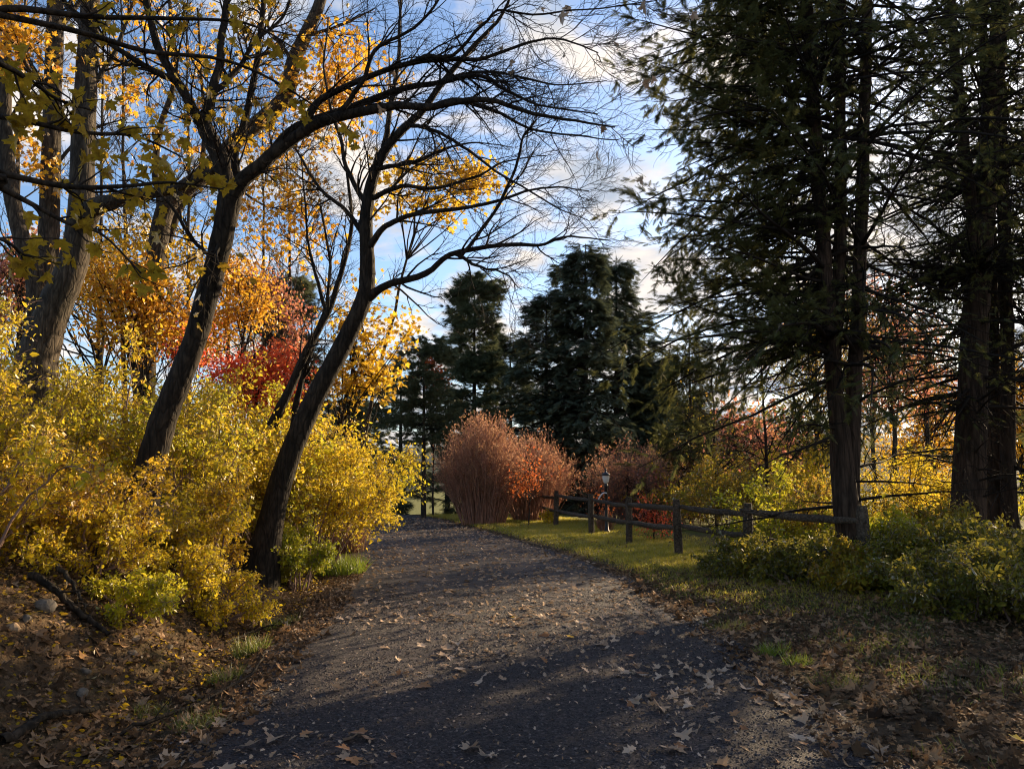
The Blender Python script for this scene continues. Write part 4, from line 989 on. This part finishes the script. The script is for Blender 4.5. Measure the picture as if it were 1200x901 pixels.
RS = [(812, 27, 1.8, 2.5, 'mixed', 'yellow green shrub with red leaves between the third and fourth fence posts'), (850, 25, 1.8, 2.5, 'mixed', 'yellow green shrub behind the fourth fence post'), (905, 15.0, 1.0, 1.6, 'lime', 'yellow green shrub behind the last fence bay'), (950, 15.5, 1.1, 1.9, 'mixed', 'taller dull shrub left of the double trunk'),
      (1050, 17.5, 1.6, 2.1, 'yellow', 'bright yellow shrub in the gap right of the double trunk'), (1100, 20, 1.7, 2.2, 'yellow', 'yellow shrub left of the broad brown trunk'), (895, 27, 1.9, 2.7, 'mixed', 'dim shrub far behind the fourth fence post'), (945, 24, 1.9, 2.6, 'yellow', 'yellow shrub seen behind the taller dull shrub'), (1160, 21, 1.7, 1.9, 'lime', 'yellow green shrub behind the slim trunks')]
for x, d, R, H, lf_, lb in RS:
    shrub('autumn_shrub', ontop(x, d), R, H, lb, lf_, .062 if d < 23 else .085, 24, 10, 12, gr_, tmin=.2)
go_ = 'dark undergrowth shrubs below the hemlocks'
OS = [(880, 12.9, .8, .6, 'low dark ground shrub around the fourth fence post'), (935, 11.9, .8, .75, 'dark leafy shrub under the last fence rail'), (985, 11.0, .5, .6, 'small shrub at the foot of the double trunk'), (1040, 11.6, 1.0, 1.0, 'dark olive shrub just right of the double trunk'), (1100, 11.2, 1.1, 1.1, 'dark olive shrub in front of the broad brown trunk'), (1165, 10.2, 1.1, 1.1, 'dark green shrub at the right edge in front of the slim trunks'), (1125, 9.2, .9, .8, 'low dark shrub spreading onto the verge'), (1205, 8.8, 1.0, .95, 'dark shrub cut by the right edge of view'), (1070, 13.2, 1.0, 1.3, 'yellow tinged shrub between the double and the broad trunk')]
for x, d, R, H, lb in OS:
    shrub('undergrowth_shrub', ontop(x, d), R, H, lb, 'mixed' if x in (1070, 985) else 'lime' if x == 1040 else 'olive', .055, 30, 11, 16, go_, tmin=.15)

# rust coloured dried fern clumps seen through the fence
for (x, y, d, H, R, lb) in [(627, 609, 29.5, .95, .26, 'rust brown dried plant clump at the far end of the fence'), (708, 626, 23, .55, .24, 'rust brown dried plant clump at the foot of the lamp post')]:
    fan_bush('dried_plant', on(P(x, 560, d)[0], d), R, H, lb, 130, 'twig_red', 'redorange', 60, .05, 'plant')

# ------------------------------------------------------------------ fence
fp = [(1.0, 29.0), (1.48, 25.9), (2.26, 21.9), (2.88, 19.0), (3.5, 16.2), (4.05, 13.3), (5.06, 11.15)]
fo = empty('rail_fence', on(fp[3][0], fp[3][1]), 'weathered dark split rail fence along the lawn', 'fence')
frng = np.random.default_rng(3)
def wood(path, rx, rz, sides=10, lump=.06):
    """a split log: uneven section, closed ends"""
    n = len(path); t_ = norm(np.gradient(path, axis=0)); up_ = np.array([0, 0, 1.0]) if abs(t_[0, 2]) < .8 else np.array([1.0, 0, 0])
    s_ = norm(np.cross(t_, up_)); v_ = np.cross(s_, t_)
    an = np.arange(sides) * 2 * pi / sides; prof = 1 + frng.normal(0, .10, sides)
    rings = [path[i] + np.outer(np.cos(an) * prof * rx[i], s_[i]) + np.outer(np.sin(an) * prof * rz[i], v_[i]) + frng.normal(0, lump * .1, (sides, 3)) * rx[i] for i in range(n)]
    v = np.concatenate(rings); f = []
    for i in range(n - 1):
        for k in range(sides):
            f.append((i * sides + k, i * sides + (k + 1) % sides, (i + 1) * sides + (k + 1) % sides, (i + 1) * sides + k))
    v = np.vstack([v, path[0], path[-1]])
    c0, c1 = len(v) - 2, len(v) - 1
    tri = [(c0, (k + 1) % sides, k) for k in range(sides)] + [(c1, (n - 1) * sides + k, (n - 1) * sides + (k + 1) % sides) for k in range(sides)]
    return Buf().add(v, [np.array(f), np.array(tri)])
for i, (x, y) in enumerate(fp):
    g = on(x, y); h = 1.17 + frng.normal(0, .03); ln = frng.normal(0, .02, 2)
    k = np.linspace(0, 1, 9)
    path = np.stack([x + ln[0] * k, y + ln[1] * k, g[2] - .25 + (h + .25) * k], 1)
    rr = np.full(9, .078); rr[-1] = .06
    wood(path, rr, rr * 1.05).build('post', M['fence'], fo)
for i in range(len(fp) - 1):
    a = np.array(fp[i]); b_ = np.array(fp[i + 1]); dirv = norm(b_ - a)
    for zr in (.99, .56):
        za = height(*a) + zr + frng.normal(0, .03); zb_ = height(*b_) + zr + frng.normal(0, .03)
        k = np.linspace(0, 1, 11)
        off = np.array([dirv[1], -dirv[0]]) * (.028 if i % 2 else -.028)
        xy = (a - dirv * .12)[None] * (1 - k)[:, None] + (b_ + dirv * .12)[None] * k[:, None] + off
        z_ = za * (1 - k) + zb_ * k - .025 * np.sin(pi * k) + frng.normal(0, .006, 11)
        rr = np.array([.026, .04, .05, .055, .056, .057, .056, .055, .05, .04, .026])
        wood(np.column_stack([xy, z_]), rr * .8, rr).build('rail', M['fence'], fo)
# far wire fence at the road end
wf = empty('wire_fence', on(-4.5, 34), 'thin dark wire fence across the end of the road', 'fence')
wp = [(-8.5, 34.6), (-6.2, 34.3), (-4.0, 34.0), (-1.8, 33.8)]
for x, y in wp:
    g = on(x, y); k = np.linspace(0, 1, 4)[:, None]
    Buf().tubes((g - [0, 0, .2]) * (1 - k) + (g + [0, 0, 1.25]) * k, np.full(4, .03), 7).build('post', M['black'], wf, True)
for z_ in (.7, 1.15):
    q = np.array([on(x, y, z_) for x, y in wp]); Buf().tubes(spline(q, 20), np.full(20, .012), 5).build('wire', M['black'], wf, True)

# ------------------------------------------------------------------ lamp post
lx, ly = P(710, 560, 22.4)[0], 22.4
lp_ = on(lx, ly); lo_ = empty('lamp_post', lp_, 'short black garden lamp post with a pale globe behind the fence', 'lamp')
def lathe(prof, c, n=16):
    an = np.arange(n) * 2 * pi / n; v = []; f = []
    for r, z in prof: v += [(c[0] + r * cos(a), c[1] + r * sin(a), c[2] + z) for a in an]
    for i in range(len(prof) - 1):
        for k in range(n): f.append((i * n + k, i * n + (k + 1) % n, (i + 1) * n + (k + 1) % n, (i + 1) * n + k))
    return Buf().add(np.array(v), np.array(f))
lathe([(0.001, 0), (.10, 0), (.10, .05), (.06, .09), (.05, .3), (.042, .34), (.04, 1.30), (.055, 1.33), (.055, 1.38), (.03, 1.42), (.001, 1.42)], lp_).build('pole', M['black'], lo_, True)
lathe([(.03, 1.42), (.075, 1.46), (.095, 1.54), (.105, 1.62), (.10, 1.66), (.001, 1.66)], lp_).build('globe', M['globe'], lo_, True)
lathe([(.001, 1.655), (.135, 1.655), (.12, 1.69), (.06, 1.74), (.03, 1.76), (.025, 1.80), (.035, 1.83), (.001, 1.86)], lp_).build('cap', M['black'], lo_, True)
k = np.linspace(0, 1, 12)
arm = np.stack([lp_[0] + .02 - .26 * k, np.full(12, lp_[1] - .03), lp_[2] + 1.14 + .03 * np.sin(pi * k * .8) - .22 * k ** 2.4], 1)
Buf().tubes(arm, np.full(12, .02), 8).build('plant_hook', M['globe'], lo_, True)

# ------------------------------------------------------------------ bank details: rocks, fallen branches
def rock(p, s, label, mat='rock', seed=0):
    g = np.random.default_rng(seed)
    n1_, n2_ = 14, 10
    th = np.arange(n1_) * 2 * pi / n1_; ph = np.linspace(0, pi, n2_)
    T, Q = np.meshgrid(th, ph); v = np.stack([np.cos(T) * np.sin(Q), np.sin(T) * np.sin(Q), np.cos(Q)], -1).reshape(-1, 3)
    dirs = norm(g.standard_normal((9, 3))); cut = g.uniform(.55, .85, 9)
    for dv, c_ in zip(dirs, cut):
        e = v @ dv - c_; v = v - np.where(e > 0, e, 0)[:, None] * dv * .92
    v = v * np.array(s) + p
    i_ = np.arange((n2_ - 1) * n1_); kk = i_ % n1_
    f = np.stack([i_, i_ - kk + (kk + 1) % n1_, i_ - kk + (kk + 1) % n1_ + n1_, i_ + n1_], 1)
    o = Buf().add(v, f).build('rock', M[mat], None, False)
    return tag(o, label, 'rock', 'stones on the bank')
for i, (x, y, sx, mt, lb) in enumerate([(52, 714, .10, 'rock', 'largest pale grey rock on the left bank beside the fallen branch'), (30, 727, .05, 'rock', 'small whitish stone left of the largest grey rock'), (14, 739, .065, 'rock_tan', 'tan rounded stone at the left edge of the bank'), (182, 746, .05, 'rock_tan', 'tan stone on the bare earth of the bank'), (160, 752, .06, 'rock_tan', 'broken tan rock at the foot of the bank'), (198, 760, .045, 'rock', 'flat grey stone in the ditch'), (155, 768, .045, 'rock', 'small flat grey stone below the broken tan rock'), (200, 712, .04, 'rock', 'small pale stone under the roots on the bank'), (95, 815, .055, 'rock', 'grey stone half buried in leaf litter at lower left'), (100, 790, .045, 'rock', 'small dull stone in the litter below the fallen branch')]):
    rock(ground(x, y) + [0, 0, sx * .2], (sx, sx * .8, sx * .65), lb, mt, 20 + i)
def fallen(pxs, r, label, mat='bark_maple', lift=.04, sub=5):
    pts = np.array([ground(x, y) + [0, 0, lift + dz] for x, y, dz in pxs])
    p = spline(pts, 20) + rng.standard_normal((20, 3)) * .008
    rad = np.linspace(r, r * .55, 20)
    A, Ar = grow(p[None], rad[None], sub, .2, .95, (30, 60), .3, 5, .15, (0, 0, .0), .35, .003, .002)
    b = Buf().tubes(p, rad, 9, .05)
    if sub: b.tubes(A, Ar, 4)
    o = b.build('fallen_branch', M[mat], None, True)
    return tag(o, label, 'branch', 'fallen branches')
fallen([(36, 688, .06), (62, 706, .05), (95, 728, .02), (128, 752, 0)], .035, 'thick dark fallen branch lying down the left bank')
fallen([(66, 680, .08), (84, 700, .06), (100, 720, 0)], .022, 'short pale broken branch beside the thick fallen branch', 'bark_grey', sub=2)
fallen([(195, 690, .03), (222, 682, .06), (245, 676, .02), (268, 690, 0)], .022, 'pale exposed root curving over the bank edge', 'bark_grey', sub=3)
fallen([(128, 868, 0), (210, 842, .01), (290, 800, .01), (310, 770, 0)], .014, 'long thin dark branch lying in the litter along the road edge', sub=6)
fallen([(240, 770, 0), (300, 745, .01), (380, 725, 0)], .010, 'thin stick across the ditch by the grass tufts', sub=4)
fallen([(0, 880, 0), (60, 850, .02), (120, 838, 0)], .03, 'dark rotten branch in the litter at the lower left corner', sub=3)
fallen([(110, 690, .1), (120, 640, .35), (140, 615, .5)], .010, 'thin upright dead stem on the bank before the low yellow shrub', sub=4)

# ------------------------------------------------------------------ grasses
def blades(x, y, h, n_, mat, name, label=None, cat=None, group=None, kind=None, spread=.5, wide=1.0, z=None):
    K = len(x)
    zz_ = height(x, y) if z is None else z
    d = np.stack([rng.normal(0, spread, K), rng.normal(0, spread, K), np.ones(K)], 1); n0 = rng.standard_normal((K, 3)) * [1, 1, .1]
    tv = BLADE[0] * [wide, 1, 1]
    o = Buf().scatter(tv, BLADE[1], np.stack([x, y, zz_ - .005], 1), orient(d, n0), h).build(name, M[mat])
    return tag(o, label, cat, group, kind)
# lawn between the road and the fence
N_ = 260000
y_ = 9 + 24.5 * rng.random(N_) ** .8; x_ = XR(y_) - .1 + 5.2 * rng.random(N_)
pm = lawn_mask(x_, y_) * np.clip(.75 + .35 * fbm(x_, y_, 1.3, 4), .1, 1)
k = rng.random(N_) < pm; x_, y_ = x_[k], y_[k]
blades(x_, y_, rng.uniform(.035, .085, len(x_)) * (1 + .012 * y_), None, 'grass', 'lawn_grass', 'short yellowing grass between the road and the fence', 'grass', None, 'stuff', .6, 1.6)
# sparse shaded grass of the verge
N_ = 42000
y_ = 3.5 + 10 * rng.random(N_); x_ = XR(y_) + .05 + 2.6 * rng.random(N_)
k = rng.random(N_) < .35 * sm(0.2, 1.6, fbm(x_ + 3, y_, 1.9, 4) + .4); x_, y_ = x_[k], y_[k]
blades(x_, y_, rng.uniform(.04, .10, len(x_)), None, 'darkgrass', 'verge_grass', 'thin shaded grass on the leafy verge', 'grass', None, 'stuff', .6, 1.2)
def clump(px, R, H, n_, mat, name, label, spread=.35, wide=.9):
    c = ground(*px); a = rng.uniform(0, 2 * pi, n_); r = R * np.sqrt(rng.random(n_))
    x, y = c[0] + r * np.cos(a), c[1] + r * np.sin(a)
    return blades(x, y, H * rng.uniform(.5, 1.15, n_), None, mat, name, label, 'grass tuft', 'grass tufts at the road edge', None, spread, wide)
gt = 'grass_tuft'
clump((398, 672), .42, .34, 700, 'tallgrass', gt, 'bright green tall grass clump at the left road edge', .4, .6)
clump((398, 646), .55, .8, 1100, 'drygrass', gt, 'reddish dry grass clump behind the bright green grass', .3, .35)
clump((345, 655), .4, .30, 420, 'tallgrass', gt, 'yellow green grass below the slender leaning tree', .45, .7)
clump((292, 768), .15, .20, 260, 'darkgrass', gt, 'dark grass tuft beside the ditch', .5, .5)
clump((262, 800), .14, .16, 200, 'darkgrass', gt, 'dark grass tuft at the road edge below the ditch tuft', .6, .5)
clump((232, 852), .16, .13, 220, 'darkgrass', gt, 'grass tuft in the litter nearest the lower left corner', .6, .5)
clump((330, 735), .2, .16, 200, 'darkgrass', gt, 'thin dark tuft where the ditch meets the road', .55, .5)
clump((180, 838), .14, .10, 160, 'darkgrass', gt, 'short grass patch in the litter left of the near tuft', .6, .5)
clump((905, 766), .14, .13, 240, 'tallgrass', gt, 'lit yellowish grass tuft at the right road edge', .7, .6)
clump((935, 778), .12, .11, 170, 'tallgrass', gt, 'smaller lit grass tuft right of the yellowish one', .7, .6)
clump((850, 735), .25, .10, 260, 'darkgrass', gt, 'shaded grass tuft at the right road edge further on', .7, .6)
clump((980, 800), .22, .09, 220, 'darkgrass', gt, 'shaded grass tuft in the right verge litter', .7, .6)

# ------------------------------------------------------------------ fallen leaves
def litter(x, y, size, name, label, tmpl, flat=.55, z=None, mat='litter'):
    K = len(x); zz_ = (height(x, y) if z is None else z) + rng.uniform(.004, .03, K)
    d = rng.standard_normal((K, 3)) * [1, 1, .25]; n0 = rng.standard_normal((K, 3)) * flat + [0, 0, 1]
    o = Buf().scatter(*tmpl, np.stack([x, y, zz_], 1), orient(d, n0), size * rng.uniform(.55, 1.3, K)).build(name, M[mat])
    return tag(o, label, 'leaf litter', None, 'stuff')
N_ = 46000
y_ = 2.6 + 12 * rng.random(N_) ** 1.25; x_ = XL(y_) + .25 - 4.2 * rng.random(N_) ** 1.1
litter(x_, y_, .045, 'leaf_litter', 'brown fallen leaves covering the left bank and ditch', OAK, .6)
N_ = 1900
y_ = 2.6 + 8 * rng.random(N_) ** 1.3; x_ = XL(y_) + .35 - 2.6 * rng.random(N_)
litter(x_, y_, .085, 'maple_leaf_litter', 'larger dry maple leaves strewn on the left bank', MAPLE_CURL, .5)
N_ = 5200
y_ = 4.5 + 8 * rng.random(N_); x_ = XL(y_) - .2 - 2.8 * rng.random(N_) ** .8
litter(x_, y_, .045, 'golden_leaf_litter', 'golden leaves fallen under the yellow shrubs', OVAL, .7, None, 'yellowgold')
N_ = 42000
y_ = 2.8 + 11 * rng.random(N_) ** 1.2; x_ = XR(y_) - .25 + 6 * rng.random(N_) ** 1.2
k = rng.random(N_) < .35 + .65 * sm(.0, .8, x_ - XR(y_)); x_, y_ = x_[k], y_[k]
litter(x_, y_, .055, 'verge_leaf_litter', 'brown fallen leaves covering the right verge', OAK, .5)
N_ = 1700
y_ = 2.8 + 9 * rng.random(N_) ** 1.3; x_ = XR(y_) - .4 + 4.5 * rng.random(N_) ** 1.2
litter(x_, y_, .10, 'verge_maple_leaf_litter', 'larger dry leaves strewn on the right verge', MAPLE_CURL, .45)
N_ = 9000   # fine leaves on the lawn
y_ = 10 + 21 * rng.random(N_); x_ = XR(y_) + 4.2 * rng.random(N_)
litter(x_, y_, .07, 'lawn_leaf_litter', 'scattered tan leaves on the lawn', OAK, .4)
# leaves further along the road and the small fragments between the near ones
N_ = 4800
y_ = 8.5 + 22 * rng.random(N_) ** 1.2; x_ = XL(y_) + (XR(y_) - XL(y_)) * rng.random(N_)
litter(x_, y_, .095, 'road_leaf_litter', 'dry leaves scattered along the far road', OAK, .35, road_z(x_, y_), 'deadleaf')
N_ = 2300
y_ = 2.7 + 7 * rng.random(N_) ** 1.2; x_ = XL(y_) + (XR(y_) - XL(y_)) * rng.random(N_)
litter(x_, y_, .032, 'leaf_fragment_litter', 'broken leaf crumbs scattered over the near road', OAK, .4, road_z(x_, y_), 'deadleaf')
N_ = 2600
y_ = 3.0 + 6.5 * rng.random(N_); x_ = XL(y_) + (XR(y_) - XL(y_)) * rng.random(N_)
k = rng.random(N_) < sm(-.6, 1.4, fbm(x_ + 4, y_, 1.5, 4)); x_, y_ = x_[k], y_[k]
litter(x_, y_, .058, 'small_leaf_litter', 'small dry leaves drifted in patches on the near road', OAK, .5, road_z(x_, y_), 'deadleaf')
# the near leaves, one object each
def leaf_mesh(tm, mat, name): return Buf().add(tm[0], [np.array(tm[1])]).mesh(name, M[mat])
KIND = [(leaf_mesh(MAPLE_CURL, 'dry_tan', 'tan_maple_leaf'), 'fallen_maple_leaf', 'curled tan maple leaf lying on the near road', .115, 'tan maple leaves on the near road'),
        (leaf_mesh(MAPLE_FLAT, 'dry_tan', 'flat_maple_leaf'), 'fallen_maple_leaf', 'flat pale tan maple leaf on the near road', .125, 'pale flat maple leaves on the near road'),
        (leaf_mesh(OAK, 'dry_tan', 'tan_oak_leaf'), 'fallen_oak_leaf', 'narrow curled tan oak leaf on the near road', .12, 'tan oak leaves on the near road'),
        (leaf_mesh(OAK, 'dry_rust', 'rust_oak_leaf'), 'fallen_oak_leaf', 'narrow rust brown oak leaf on the near road', .11, 'rust oak leaves on the near road'),
        (leaf_mesh(MAPLE, 'dry_rust', 'rust_maple_leaf'), 'fallen_maple_leaf', 'rust brown maple leaf lying on the near road', .11, 'rust maple leaves on the near road')]
lr = np.random.default_rng(21)
cand = []
while len(cand) < 290:
    y = 2.9 + 6.2 * lr.random() ** 1.05; u = lr.random(); x = XL(y) + (XR(y) - XL(y)) * u
    w_ = .3 + .7 * abs(2 * u - 1) ** 1.5
    if lr.random() < w_ * float(sm(-1.0, 1.2, fbm(np.array(x + 4.), np.array(y), 1.5, 4))): cand.append((float(x), float(y)))
for i, (x, y) in enumerate(cand):
    me, nm, lb, s_, grp = KIND[lr.choice(5, p=[.28, .24, .2, .14, .14])]
    o = bpy.data.objects.new(nm, me); C.objects.link(o)
    o.location = (x, y, float(road_z(x, y)) + .02)
    o.rotation_euler = (lr.normal(0, .32), lr.normal(0, .32), lr.uniform(0, 6.28))
    q = s_ * lr.uniform(.42, 1.1); o.scale = (q, q, q)
    tag(o, lb, 'leaf', grp)
ym = leaf_mesh(MAPLE_FLAT, 'fresh_yellow', 'yellow_maple_leaf')
for (px, py, lb) in [(665, 750, 'bright yellow leaf near the middle of the road'), (602, 728, 'small golden leaf on the road left of the bright yellow one'), (588, 657, 'orange leaf far along the road'), (440, 695, 'golden leaf near the left road edge'), (1195, 878, 'bright yellow leaf in the litter at the lower right corner'), (110, 868, 'orange yellow leaf in the litter at lower left')]:
    g = ground(px, py); o = bpy.data.objects.new('fallen_maple_leaf', ym); C.objects.link(o)
    o.location = g + [0, 0, .05]; o.rotation_euler = (lr.normal(-.35, .2), lr.normal(0, .3), lr.uniform(0, 6.28)); q = .09; o.scale = (q, q, q)
    tag(o, lb, 'leaf', 'fresh yellow fallen leaves')
